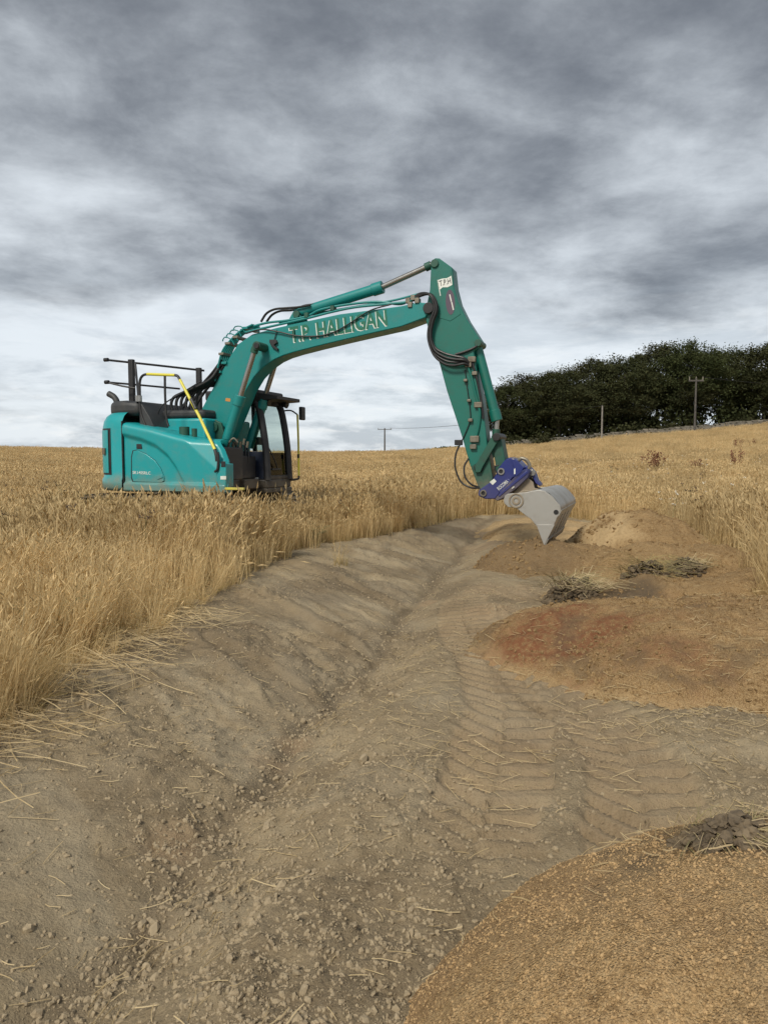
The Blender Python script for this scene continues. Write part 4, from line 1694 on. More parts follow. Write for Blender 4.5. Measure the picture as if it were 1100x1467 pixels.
# near side panel: a pressed panel with a stepped arch, skirt and rounded shoulder
def side_panel(sgn):
    na, nc = 110, 70
    S, T = np.meshgrid(np.linspace(0, 1, na), np.linspace(0, 1, nc))
    a0 = -0.045
    A = a0 + S * (1.975 - a0)
    for _ in range(3):
        C = 0.925 + T * (top_c(A) - 0.925)
        A = a0 + S * (front_a(C) - a0)
    off = np.zeros(A.shape)                      # outward positive
    d_top = top_c(A) - C
    # arch: below/left of this curve the panel is pressed in
    arch_c = np.interp(A, [-0.3, 0.0, 0.35, 0.62, 0.85, 1.0, 1.15, 1.3], [1.90, 1.86, 1.78, 1.68, 1.52, 1.34, 1.08, 0.80])
    off -= 0.045 * sm((arch_c - C) / 0.10 + 0.5)
    # skirt along the bottom edge
    off += 0.045 * sm((1.10 - C) / 0.05)
    off -= 0.06 * sm((0.955 - C) / 0.05)
    # raked corner facet towards the front
    dia = (A - 1.15) * 0.62 + (C - 1.80) * 0.78
    off -= np.clip(dia, 0, 9) * 0.30
    off -= 0.05 * sm((A - (front_a(C) - 0.06)) / 0.06) ** 2
    # rounded shoulder
    rr = 0.10
    t = np.clip((rr - d_top) / rr, 0, 1)
    off -= rr * (1 - np.sqrt(np.clip(1 - t * t, 0, 1)))
    off -= 0.02 * sm((a0 + 0.03 - A) / 0.03)
    B = -1.25 - off
    co = np.stack([A, B, C], -1).reshape(-1, 3)
    q = grid_quads(na, nc)
    # top deck strip running inwards from the shoulder
    a_row, b_row, c_row = A[-1], B[-1], C[-1]
    rows = [co]
    n0 = len(co)
    strips = []
    for k, inn in enumerate((0.25, 0.60)):
        rows.append(np.stack([a_row, np.full(na, -1.15 + inn), c_row + 0.012 * (k == 0) - 0.0 * k], -1))
    co = np.concatenate(rows)
    prev = np.arange(n0 - na, n0)
    for k in range(2):
        cur = np.arange(n0 + k * na, n0 + (k + 1) * na)
        strips.append(np.stack([prev[:-1], prev[1:], cur[1:], cur[:-1]], -1))
        prev = cur
    # front closing strip
    fr = np.arange(nc) * na + (na - 1)
    inn = len(co) + np.arange(nc)
    co = np.concatenate([co, np.stack([co[fr, 0] - 0.02, np.full(nc, -1.08), co[fr, 2]], -1)])
    strips.append(np.stack([fr[:-1], inn[:-1], inn[1:], fr[1:]], -1))
    q = np.concatenate([q] + strips)
    me = mesh_np('side_panel', co, q)
    me.set_sharp_from_angle(angle=R(35))
    return link('side_panel', me, M['teal'], exc)


side_panel(-1)
panel_b = -1.25


# rounded tail: swept round the rear of the machine
def tail_sweep(name, path, prof, mat, parent):
    """path: (a, b) plan points, outward on the right hand; prof: list of (inset, height)"""
    n, k = len(path), len(prof)
    co, q = [], []
    P = [Vector((p[0], p[1], 0)) for p in path]
    for i, p in enumerate(P):
        tg = (P[min(i + 1, n - 1)] - P[max(i - 1, 0)]).normalized()
        nr = Vector((tg.y, -tg.x, 0))      # points outwards
        for ins, c in prof:
            co.append(p - nr * ins + Vector((0, 0, c)))
    for i in range(n - 1):
        for j in range(k - 1):
            q.append((i * k + j, i * k + j + 1, (i + 1) * k + j + 1, (i + 1) * k + j))
    me = mesh_np(name, [tuple(c) for c in co], q)
    me.set_sharp_from_angle(angle=R(40))
    return link(name, me, mat, parent)


def tail_plan(a_from=-0.065, n=40):
    pts = []
    # superellipse round the rear: from right side (b=-1.25) to left (b=+1.25)
    for i in range(n + 1):
        t = math.pi * i / n
        s, c = math.sin(t), math.cos(t)
        pts.append((a_from - 0.80 * abs(s) ** 0.80, -1.245 * math.copysign(abs(c) ** 0.62, c)))
    return pts


tp = tail_plan()
prof_tail = [(0.10, 0.93), (0.03, 0.95), (0.0, 0.99), (0.0, 1.12), (0.03, 1.17), (0.03, 2.00), (0.05, 2.10), (0.10, 2.19), (0.17, 2.245), (0.30, 2.275), (0.6, 2.28)]
cw = tail_sweep('counterweight', tp[::-1], prof_tail, M['teal'], exc)
# corner door on the tail with its rubber gap
pth = tp[2:13]


def tail_door(lo, hi, c0, c1, out, name, mat, parent):
    seg = tp[lo:hi]
    prof = [(0.03, c0), (0.03 - out, c0), (0.03 - out, c1 - 0.10), (0.03 - out + 0.002, c1), (0.03, c1)]
    return tail_sweep(name, seg[::-1], prof, mat, parent)


tail_door(3, 22, 1.205, 1.985, 0.006, 'door_gasket', M['rubber'], exc)
door = tail_door(4, 21, 1.235, 1.955, 0.014, 'engine_door', M['teal'], exc)
dp = tp[6]
MB().box(-0.05, 0.05, -0.012, 0.012, -0.055, 0.055).build('door_latch', M['black'], door, 0.006)
lat = door.children[0]
lat.location = (dp[0] - 0.0, dp[1] + 0.0, 1.60)
tgv = Vector((tp[7][0] - tp[5][0], tp[7][1] - tp[5][1], 0)).normalized()
lat.rotation_euler.z = math.atan2(tgv.y, tgv.x)
# seam between tail and side panel
MB().box(-0.066, -0.044, -1.225, -0.7, 0.95, 2.10).build('panel_seam', M['rubber'], exc)

# fuel access door on the side panel (rounded quarter outline)
def door_outline(grow):
    pts = [(191, 690), (189, 684), (189, 655), (191, 646), (197, 645), (210, 651), (222, 660), (230, 671), (235, 683), (235, 689), (231, 691.5)]
    cx, cy = 212, 672
    out = []
    for x, y in pts:
        d = math.hypot(x - cx, y - cy)
        out.append((x + (x - cx) / d * grow, y + (y - cy) / d * grow))
    return out


MB().prism(sp(door_outline(1.0), -1.21), -1.211, -1.195).build('door_gasket', M['rubber'], exc)
ad = MB().prism(sp(door_outline(0), -1.225), -1.222, -1.2).build('access_door', M['teal'], exc, 0.008)
MB().prism(sp([(222, 682), (232, 680), (234, 684), (226, 687)], -1.23), -1.232, -1.215).build('door_handle', M['teal'], ad, 0.004)
MB().prism(sp([(196, 636), (203, 636), (204, 643), (196, 643)], -1.21), -1.216, -1.19).build('filler_lock', M['black'], exc, 0.005)


def text_mesh(name, body, p0, p1, height, b, mat, parent, thick=0.002, offset=0.0, shear=0.0):
    """flat lettering lying in the plane y=b, baseline from p0 to p1 (a, c)"""
    cu = bpy.data.curves.new(name, 'FONT')
    cu.body = body
    cu.size = 1.0
    cu.offset = offset
    cu.extrude = 0.0
    cu.resolution_u = 3
    cu.shear = shear
    to = bpy.data.objects.new(name, cu)
    col.objects.link(to)
    bpy.context.view_layer.update()
    dg = bpy.context.evaluated_depsgraph_get()
    me = bpy.data.meshes.new_from_object(to.evaluated_get(dg))
    col.objects.unlink(to)
    bpy.data.objects.remove(to)
    me.name = name
    n = len(me.vertices)
    co = np.zeros(n * 3)
    me.vertices.foreach_get('co', co)
    co = co.reshape(-1, 3)
    x0, x1 = co[:, 0].min(), co[:, 0].max()
    y0, y1 = co[:, 1].min(), co[:, 1].max()
    L = math.hypot(p1[0] - p0[0], p1[1] - p0[1])
    ux, uz = (p1[0] - p0[0]) / L, (p1[1] - p0[1]) / L
    u = (co[:, 0] - x0) / (x1 - x0) * L
    v = (co[:, 1] - y0) / (y1 - y0) * height
    nc = np.stack([p0[0] + u * ux - v * uz, np.full(n, b), p0[1] + u * uz + v * ux], -1)
    me.vertices.foreach_set('co', nc.astype(np.float32).ravel())
    me.materials.clear()
    me.materials.append(mat)
    me.update()
    o = bpy.data.objects.new(name, me)
    col.objects.link(o)
    o.parent = parent
    return o


q0, q1 = side(190.5, 679, -1.225), side(216, 680, -1.225)
text_mesh('model_lettering', 'SK140SRLC', (q0[0], q0[2]), (q1[0], q1[2]), 0.05, -1.2255, M['white'], ad, offset=0.01)

MB().box(1.10, 1.80, -1.12, -0.48, 1.125, 1.66).build('front_bulkhead', M['black'], exc, 0.02)
# front right corner fittings
st = MB().box(1.80, 1.965, -1.285, -1.05, 1.02, 1.40).build('corner_box', M['teal'], exc, 0.015)
MB().prism(sp([(317, 661), (323, 661), (323, 669), (317, 669)], -1.29), -1.292, -1.28).build('reflector', M['black'], st, 0.003)
MB().prism(sp([(316, 682), (324, 682), (324, 687), (316, 687)], -1.29), -1.290, -1.28).build('warning_sticker', M['white'], st)
MB().box(1.86, 2.28, -1.285, -1.235, 0.985, 1.025).build('step_bar', M['yellow'], exc, 0.008)
MB().tube(spv([(312, 648), (313, 660), (312, 672), (308, 676)], -1.30), 0.022, 8).build('rail_foot', M['black'], exc, smooth=True)

# engine hood and deck items
hood_plan = [(-0.065 + (a_ + 0.065) * 0.86, b_ * 0.84) for a_, b_ in tp] + [(0.15, 1.02), (0.15, -1.02)]
hm = MB()
nn = len(hood_plan)
hm._add([(a_, b_, 2.2) for a_, b_ in hood_plan] + [(a_, b_, 2.46 if a_ < 0.1 else 2.43) for a_, b_ in hood_plan],
        [tuple(range(nn)), tuple(range(2 * nn - 1, nn - 1, -1))] + [(i, nn + i, nn + (i + 1) % nn, (i + 1) % nn) for i in range(nn)])
hd = hm.build('engine_hood', M['hood'], exc, 0.09, seg=4)
MB().prism([(0.13, 2.0), (0.42, 2.0), (0.34, 2.16), (0.155, 2.425), (0.13, 2.42)], -1.0, 0.98).build('hood_slope', M['hood'], hd, 0.02)
for k in range(4):
    MB().box(-0.55, -0.25, -0.72 + 0.16 * k, -0.62 + 0.16 * k, 2.457, 2.472).build('hood_louvre', M['black'], hd, 0.004)
MB().box(0.25, 1.15, -0.60, 0.9, 1.2, 2.16).build('tank_housing', M['teal'], exc, 0.04)
MB().box(0.22, 1.1, -0.55, 0.85, 2.165, 2.31).build('filter_cover', M['hood'], exc, 0.05)
MB().cyl((0.98, -0.95, 1.8), (0.98, -0.95, 2.0), 0.085, None, 16).build('filler_neck', M['green_dark'], exc, smooth=True)
MB().cyl((1.16, -0.93, 1.8), (1.16, -0.93, 1.97), 0.045, None, 12).build('filler_neck', M['green_dark'], exc, smooth=True)
MB().tube(spv([(167, 590), (168, 577), (164, 569), (156, 564)], -0.3), 0.055, 10).build('exhaust_pipe', M['hood'], exc, smooth=True)

# ---- railings
def rail(pts, r, mat, name='handrail', sub=6):
    return MB().tube([Vector(side(*p)) for p in pts], r, 8, sub).build(name, mat, exc, smooth=True)


rail([(152, 515.5, -0.30), (222, 523, 0.2), (293, 531, 0.8)], 0.020, M['black'], 'guard_rail', 2)
rail([(153, 547.5, -0.30), (205, 552, 0.1), (258, 557, 0.6)], 0.018, M['black'], 'guard_rail', 2)
rail([(153, 547.5, -0.30), (175, 553, -0.25), (194, 556, -0.2)], 0.016, M['black'], 'guard_rail', 2)
for e_ in ((152, 515.5, -0.3), (153, 547.5, -0.3)):
    v = Vector(side(*e_))
    MB().cyl(v + Vector((-0.03, 0, 0)), v + Vector((0.05, 0, 0)), 0.036, None, 10).build('rail_end_cap', M['black'], exc, smooth=True)
v0, v1 = Vector(side(188.5, 515, -0.05)), Vector(side(188.5, 580, -0.05))
MB().box(v0.x - 0.05, v0.x + 0.05, -0.09, -0.01, v1.z - 0.1, v0.z).build('rail_post', M['black'], exc, 0.008)
v0, v1 = Vector(side(285, 527, 0.72)), Vector(side(285, 556, 0.72))
MB().box(v0.x - 0.045, v0.x + 0.045, 0.68, 0.76, 2.2, v0.z).build('rail_post', M['black'], exc, 0.008)
rail([(194, 520, -0.3), (196, 540, -0.45), (199, 575, -0.85), (199, 590, -0.95)], 0.020, M['black'])
rail([(209, 610, -1.0), (202, 590, -1.0), (200.5, 560, -1.0), (201, 545, -1.0), (205, 538, -1.0), (211, 536, -1.0)], 0.022, M['black'])
rail([(211, 536, -1.0), (236, 537, -1.0), (251, 537.5, -1.0)], 0.024, M['yellow'], sub=1)
rail([(251, 537.5, -1.0), (255, 539, -1.0), (258, 544, -1.02)], 0.023, M['black'])
rail([(258, 544, -1.02), (285, 595, -1.12), (308, 644, -1.29)], 0.024, M['yellow'], sub=1)
rail([(274, 571, -1.08), (278, 579, -1.1), (281, 586, -1.12)], 0.0275, M['black'], 'rail_clamp', 1)
rail([(308, 644, -1.29), (310, 652, -1.30), (311, 661, -1.30)], 0.026, M['black'])
rail([(236.5, 538, -1.0), (237, 570, -1.0), (239, 600, -1.0), (242, 611, -1.0)], 0.020, M['black'])
for pxx in (197.5, 200.5):
    v = Vector(side(pxx, 571, -1.0))
    MB().ring(v - Vector((0, 0, 0.05)), v + Vector((0, 0, 0.05)), 0.038, 0.02, 12).build('rail_clamp', M['chrome'], exc, smooth=True)

# ---- boom
BH = 0.19            # half width of the boom
boom_px = [(287, 596), (290, 584), (331, 508), (341, 493), (361, 479), (394, 470), (440, 460), (487, 450), (540, 443), (574, 438.5), (600, 433), (611, 434), (617, 443),
           (609, 455), (574, 468), (530, 478), (487, 488), (450, 497), (421, 504.5), (405, 509.5), (392, 515.5), (377, 526), (364, 540), (352, 560), (338, 595), (322, 632), (308, 628), (294, 612)]
boom = MB().prism(sp(boom_px, -BH), -BH, BH).build('boom', M['boom'], exc, 0.014)
# edge plates along the boom (top and bottom flange lips)
low_edge = sp([(363, 541.5), (377, 527), (392, 516.5), (405, 510.5), (421, 505.5), (450, 498), (487, 489), (530, 479), (574, 469), (609, 456)], -BH)
# lettering
t0, t1 = side(417, 491.5, -BH), side(555.5, 466.5, -BH)
hgt = 0.262
text_mesh('name_lettering_edge', 'T.P. HALLIGAN', (t0[0] - 0.016, t0[2] - 0.013), (t1[0] - 0.012, t1[2] - 0.013), hgt, -BH - 0.0015, M['white'], boom, offset=0.022)
text_mesh('name_lettering', 'T.P. HALLIGAN', (t0[0], t0[2]), (t1[0], t1[2]), hgt, -BH - 0.004, M['letter'], boom, offset=0.022)
# pins and bosses
def pin(px, py, b0, b1, r, mat, parent, name='pivot_pin'):
    a, _, c = side(px, py, b0)
    return MB().cyl((a, b0, c), (a, b1, c), r, None, 20).build(name, mat, parent, 0.006, True)


pin(367, 495, -0.48, 0.48, 0.072, M['green_dark'], boom)
pin(367, 495, -0.50, -0.46, 0.05, M['rubber'], boom, 'pin_cap')
pin(613, 441, -0.235, 0.235, 0.085, M['rubber'], boom)
pin(305, 612, -0.34, 0.34, 0.09, M['green_dark'], boom)
bl = sp([(410, 468), (415, 455), (420, 446), (428, 446), (432, 456), (440, 463)], -0.12)
MB().prism(bl, -0.12, -0.085).prism(bl, 0.085, 0.12).build('cylinder_bracket', M['boom'], boom, 0.008)
pin(424, 450, -0.15, 0.15, 0.06, M['green_dark'], boom)
# hook lamp under the boom side
MB().prism(sp([(388, 487), (397, 487), (399, 491), (394, 495), (400, 500), (399, 503), (391, 497), (388, 491)], -BH), -BH - 0.05, -BH).build('work_light', M['black'], boom, 0.006)
MB().tube(spv([(397, 473), (395, 480), (393, 487)], -BH - 0.02), 0.008, 6, 3).build('light_cable', M['rubber'], boom)
MB().prism(sp([(324, 570), (330.5, 571), (330, 575.5), (323, 574.5)], -BH), -BH - 0.003, -BH).build('sticker', M['orange'], boom)
# boom foot brackets on the deck
for s in (-1, 1):
    MB().prism(sp([(290, 640), (296, 610), (306, 600), (318, 606), (330, 650), (332, 690), (288, 690)], s * 0.27), s * 0.27 - 0.03, s * 0.27 + 0.03).build('boom_bracket', M['green_dark'], exc, 0.01)


def cylinder(name, p_base, p_gland, p_rod, r_b, r_r, mat, parent=exc):
    """hydraulic ram: barrel from p_base to p_gland, chrome rod on to p_rod"""
    A, B, C = Vector(p_base), Vector(p_gland), Vector(p_rod)
    d = (B - A).normalized()
    m = MB().cyl(A, B, r_b, None, 20)
    barrel = m.build(name, mat, parent, 0.006, True)
    MB().cyl(B - d * 0.16, B + d * 0.015, r_b * 1.16, None, 20).build('gland', mat, barrel, 0.008, True)
    MB().cyl(B, C, r_r, None, 16).build('rod', M['chrome'], barrel, smooth=True)
    e = (C - B).normalized()
    MB().cyl(C - e * 0.13, C - e * 0.03, r_r * 1.45, None, 14).build('rod_eye', M['green_dark'], barrel, 0.006, True)
    return barrel


# boom rams each side
ram_pts = [side(322, 640, -0.40), side(344.5, 568, -0.40), side(367, 495, -0.40)]
cylinder('boom_ram', ram_pts[0], ram_pts[1], ram_pts[2], 0.085, 0.045, M['boom'])
cylinder('boom_ram', *[(p[0], 0.40, p[2]) for p in ram_pts], 0.085, 0.045, M['boom'])
# arm ram on top
cylinder('arm_ram', side(424, 450, 0), side(547, 411.5, 0), side(620, 378.5, 0), 0.088, 0.046, M['boom'])

# ---- arm
AH = 0.155
arm_px = [(617, 384), (618, 374), (623, 369.6), (629, 370), (647, 383), (650, 410), (656, 433), (668, 457), (686, 485), (689.5, 491), (684, 499), (678, 503), (683.5, 540), (691, 581),
          (694, 604), (698, 641), (705, 683), (703, 702), (696, 712), (689, 711), (684.5, 697), (672, 663), (661, 624), (640, 560), (630, 523), (615, 478), (608.5, 453), (612, 432), (615.5, 415)]
arm = MB().prism(sp(arm_px, -AH), -AH, AH).build('arm', M['arm'], exc, 0.012)
# reinforcing doubler at the arm's head
MB().prism(sp([(626, 392), (633, 387), (645, 386.5), (647, 402), (652, 428), (660, 450), (645, 460), (628, 455), (622, 440), (624, 415)], -AH), -AH - 0.006, -AH).build('doubler_plate', M['arm'], arm, 0.003)
pin(622, 377, -AH - 0.03, AH + 0.03, 0.062, M['green_dark'], arm)
pin(684, 491, -AH - 0.03, AH + 0.03, 0.055, M['green_dark'], arm)
pin(685, 670, -AH - 0.04, AH + 0.04, 0.072, M['rubber'], arm)
# grime on the lower arm: bare greasy wear sleeve
MB().prism(sp([(674.5, 668), (700, 655), (705, 683), (703, 701), (696, 711), (689.5, 710), (685, 697)], -AH), -AH - 0.003, -AH).build('wear_plate', M['green_dark'], arm)
# flag decal with letters, pole and oval decal
fl = sp([(626.5, 401.5), (633, 399.2), (640, 398.5), (646.5, 395), (647.8, 408), (641, 411.5), (634, 411.5), (629.2, 415.5)], -AH - 0.007)
fd = MB().prism(fl, -AH - 0.009, -AH - 0.006).build('flag_decal', M['white'], arm)
MB().prism(sp([(626.3, 401), (627.3, 401), (631.3, 423.5), (630.2, 424)], -AH - 0.007), -AH - 0.009, -AH - 0.006).build('flag_staff', M['white'], fd)
u0, u1 = side(629.8, 410.3, -AH - 0.01), side(646.0, 406.0, -AH - 0.01)
text_mesh('flag_lettering', 'T.P.H', (u0[0], u0[2]), (u1[0], u1[2]), 0.085, -AH - 0.0105, M['black'], fd, offset=0.012)
oc = side(645, 433, -AH)
ov = [(oc[0] + 0.072 * math.cos(t) * 1.0 + 0.03 * math.sin(t), oc[2] + 0.19 * math.sin(t) * 1.0 - 0.0 * math.cos(t)) for t in np.linspace(0, 2 * math.pi, 28, endpoint=False)]
ov = [(oc[0] - (c - oc[2]) * 0.22 + (a - oc[0]), c) for a, c in ov]
od = MB().prism(ov, -AH - 0.0085, -AH - 0.006).build('oval_decal', M['decal'], arm)
for (xa, ya, xb, yb, w_) in ((643.2, 422, 645.6, 432, 1.5), (646, 433, 648.6, 444, 1.5)):
    MB().prism(sp([(xa, ya), (xa + w_, ya - 0.3), (xb + w_, yb), (xb, yb + 0.3)], -AH - 0.0085), -AH - 0.0105, -AH - 0.008).build('decal_print', M['white'], od)

# bucket ram, links
br0, br1, br2 = side(683.5, 497, 0), side(711.3, 602, 0), side(710, 627, 0)
cylinder('bucket_ram', br0, br1, br2, 0.075, 0.042, M['arm'])
lk = sp([(681, 677), (680, 667), (685, 660), (704, 626), (708, 620), (714, 621), (716, 629), (712, 634), (692, 668), (688, 677)], -0.20)
for s in (-1, 1):
    MB().prism(lk, s * 0.20 - 0.022, s * 0.20 + 0.022).build('idler_link', M['green_dark'], exc, 0.008)
hl = sp([(703, 632), (704, 624), (711, 620), (717, 624), (719, 634), (724.5, 662), (724, 676), (717, 681), (710, 677), (709.5, 662)], -0.13)
MB().prism(hl, -0.15, 0.15).build('bucket_link', M['green_dark'], exc, 0.012)
pin(710.5, 626, -0.26, 0.26, 0.06, M['rubber'], exc, 'link_pin')

# ---- blue tilting coupler
def z5(pts):
    return [(640 + x * 0.18182, 600 + y * 0.18182) for x, y in pts]


CB = -0.24
cup = sp(z5([(245, 600), (250, 565), (275, 545), (355, 490), (385, 440), (400, 395), (455, 325), (495, 303), (540, 318), (605, 385), (590, 420), (545, 458), (520, 462), (405, 598), (380, 632), (300, 632), (258, 612)]), CB)
coup = MB().prism(cup, CB, -CB).build('tilt_coupler', M['blue'], exc, 0.014)
low = sp(z5([(378, 634), (398, 648), (440, 628), (560, 540), (640, 462), (655, 415), (640, 395), (600, 400), (520, 470), (410, 592)]), CB - 0.01)
lower = MB().prism(low, CB - 0.025, -CB + 0.01).build('coupler_lower_frame', M['blue_dark'], coup, 0.012)
MB().prism(sp(z5([(400, 600), (412, 616), (640, 425), (628, 405)]), CB - 0.03), CB - 0.034, CB - 0.02).build('frame_edge', M['blue'], coup, 0.006)
MB().prism(sp(z5([(395, 560), (480, 470), (515, 492), (425, 588)]), CB), CB - 0.012, CB).build('side_plate', M['blue'], coup, 0.006)
MB().prism(sp(z5([(540, 318), (605, 385), (590, 420), (548, 455), (530, 440), (528, 380), (505, 315)]), CB), CB - 0.03, CB).build('cheek_plate', M['blue'], coup, 0.008)
for (x, y, rr) in ((287, 585, 0.052), (427, 414, 0.052)):
    px, py = z5([(x, y)])[0]
    a, _, c = side(px, py, CB)
    MB().ring((a, CB - 0.02, c), (a, CB, c), rr, 0.032, 20).build('pin_bush', M['chrome'], coup, smooth=True)
    MB().cyl((a, CB - 0.003, c), (a, CB + 0.01, c), 0.034, None, 16).build('pin_bore', M['rubber'], coup)
u0, u1 = [side(*p, CB - 0.012) for p in z5([(410, 566), (488, 500)])]
text_mesh('coupler_lettering', 'ROCOMA', (u0[0], u0[2]), (u1[0], u1[2]), 0.058, CB - 0.0135, M['white'], coup, offset=0.015)
MB().prism(sp(z5([(336, 498), (370, 472), (390, 492), (360, 522)]), CB), CB - 0.003, CB).build('sticker', M['white'], coup)
MB().prism(sp(z5([(531, 395), (541, 390), (541, 432), (531, 438)]), CB), CB - 0.034, CB - 0.029).build('sticker', M['white'], coup)
MB().prism(sp(z5([(512, 545), (530, 530), (536, 538), (516, 553)]), CB), CB - 0.04, CB - 0.024).build('sticker', M['white'], coup)
MB().prism(sp(z5([(520, 308), (545, 312), (615, 385), (600, 398)]), -0.05), -0.24, 0.2).build('tilt_cover', M['fitting'], coup, 0.01)
MB().tube(spv(z5([(565, 330), (585, 312), (625, 325), (650, 365), (645, 395)]), -0.1), 0.026, 8).build('coupler_hose', M['fitting'], coup, smooth=True)
MB().prism(sp(z5([(600, 380), (625, 365), (660, 385), (690, 415), (715, 480), (745, 515), (740, 530), (705, 505), (680, 455), (640, 430), (615, 425)]), 0.05), -0.08, 0.2).build('tilt_arm', M['blue'], coup, 0.012)
pxy = z5([(668, 425)])[0]
pin(pxy[0], pxy[1], -0.12, -0.06, 0.05, M['chrome'], coup, 'tilt_pin')
MB().tube(spv(z5([(405, 365), (382, 375), (380, 400), (392, 425)]), -0.27), 0.012, 8).build('coupler_hose', M['rubber'], coup, smooth=True)

# ---- bucket
BW = 1.02
ear = sp(z5([(520, 590), (560, 545), (640, 465), (680, 500), (690, 545), (760, 560), (720, 600), (620, 620)]), -0.16)
bucket_side = z5([(445, 640), (455, 605), (480, 590), (620, 580), (720, 560), (770, 568), (830, 610), (890, 680), (897, 715), (765, 1006), (710, 850), (660, 790), (590, 740), (545, 702), (480, 695), (450, 665)])
bs = sp(bucket_side, -BW)
bkt = MB().prism(bs, -BW, -BW + 0.025).build('bucket', M['steel'], exc, 0.006)
MB().prism(bs, BW - 0.025, BW).build('bucket_side', M['steel'], bkt, 0.006)
# shell: outer skin from the hanger plate round the heel to the lip
prof = sp(z5([(600, 585), (660, 572), (720, 560), (770, 568), (805, 587), (835, 613), (865, 647), (888, 678), (896, 700), (896, 718), (870, 775), (765, 1004)]), -BW)
n = len(prof)
vs, fs = [], []
for b in (-BW + 0.012, BW - 0.012):
    vs += [(a, b, c) for a, c in prof]
ctr = (sum(p[0] for p in prof) / n - 0.25, sum(p[1] for p in prof) / n)
for b in (-BW + 0.012, BW - 0.012):
    for i, (a, c) in enumerate(prof):
        d = Vector((ctr[0] - a, ctr[1] - c)).normalized() * 0.025
        vs.append((a + d.x, b, c + d.y))
for i in range(n - 1):
    fs.append((i, i + 1, n + i + 1, n + i))
    fs.append((2 * n + i, 3 * n + i, 3 * n + i + 1, 2 * n + i + 1))
fs.append((n - 1, 3 * n - 1, 4 * n - 1, 2 * n - 1))
fs.append((0, n, 3 * n, 2 * n))
mb = MB()
mb._add(vs, fs)
shell = mb.build('bucket_shell', M['steel'], bkt, 0, 25)
# heel reinforcement bars and lip edge on the outside of the floor
hp = Vector(prof[9]); lp = Vector(prof[11])
fd_ = (lp - hp)
nrm = Vector((-fd_.y, fd_.x)).normalized()
if nrm.x < 0:
    nrm = -nrm
for t0_, t1_, th in ((0.0, 0.17, 0.012), (0.80, 0.99, 0.014)):
    A_, B_ = hp + fd_ * t0_, hp + fd_ * t1_
    MB().prism([(A_.x, A_.y), (B_.x, B_.y), (B_.x + nrm.x * th, B_.y + nrm.y * th), (A_.x + nrm.x * th, A_.y + nrm.y * th)], -BW + 0.001, BW - 0.001).build('wear_bar', M['steel'], bkt, 0.004)
for bb in (-0.42, 0.0, 0.42):
    A_, B_ = hp + fd_ * 0.17, hp + fd_ * 0.80
    MB().prism([(A_.x, A_.y), (B_.x, B_.y), (B_.x + nrm.x * 0.010, B_.y + nrm.y * 0.010), (A_.x + nrm.x * 0.010, A_.y + nrm.y * 0.010)], bb - 0.07, bb + 0.07).build('wear_strip', M['steel'], bkt, 0.003)
a, _, c = side(*z5([(859, 736)])[0], -BW)
MB().cyl((a, -BW - 0.004, c), (a, -BW + 0.01, c), 0.034, None, 18).build('drain_hole', M['rubber'], bkt)
a, _, c = side(*z5([(545, 645)])[0], -BW)
MB().ring((a, -BW - 0.014, c), (a, -BW + 0.002, c), 0.105, 0.085, 24).build('pin_boss', M['steel_brown'], bkt, 0.004, True)
MB().ring((a, -BW - 0.010, c), (a, -BW + 0.002, c), 0.06, 0.03, 20).build('pin_boss', M['steel_brown'], bkt, 0.004, True)
MB().prism(sp(z5([(705, 832), (848, 834), (765, 1000), (712, 856)]), -BW), -BW - 0.009, -BW).build('side_cutter', M['steel'], bkt, 0.004)
for b in (-0.16, 0.16):
    MB().prism(ear, b - 0.02, b + 0.02).build('hanger_ear', M['steel_brown'], bkt, 0.006)
MB().prism(sp(z5([(470, 640), (600, 560), (700, 560), (700, 590), (600, 600), (500, 680)]), -0.3), -0.3, 0.3).build('hanger_plate', M['steel_brown'], bkt, 0.01)

# ---- hoses and pipes
def hose(pts, r, mat=None, name='hose', sub=6, parent=exc):
    return MB().tube([Vector(side(*p)) for p in pts], r, 8, sub).build(name, mat or M['rubber'], parent, smooth=True)


# looped hoses between deck and boom
for k in range(6):
    j = k * 0.055
    x0 = 246 + 7 * k
    hose([(265 + 6 * k, 612, -0.42 + j), (x0 + 8, 598, -0.46 + j), (x0, 583, -0.48 + j), (x0 + 3, 570 - k, -0.46 + j), (x0 + 20 - k, 557 - 1.5 * k + 4, -0.38 + j),
          (299 + 2 * k, 545 + 1.5 * k, -0.30 + j), (313 + 2 * k, 528 + 4.0 * k, -0.24 + j * 0.6)], 0.027)
for k in range(3):
    hose([(258 + 9 * k, 606, -0.1 + 0.1 * k), (264 + 9 * k, 580, -0.05), (285 + 4 * k, 556 + 3 * k, 0.0), (304 + 3 * k, 535 + 3 * k, -0.1), (318 + 2 * k, 516 + 4 * k, -0.15)], 0.026)
hose([(225, 600, -0.7), (231, 583, -0.7), (245, 572, -0.6), (262, 562, -0.5), (290, 545, -0.3)], 0.011)
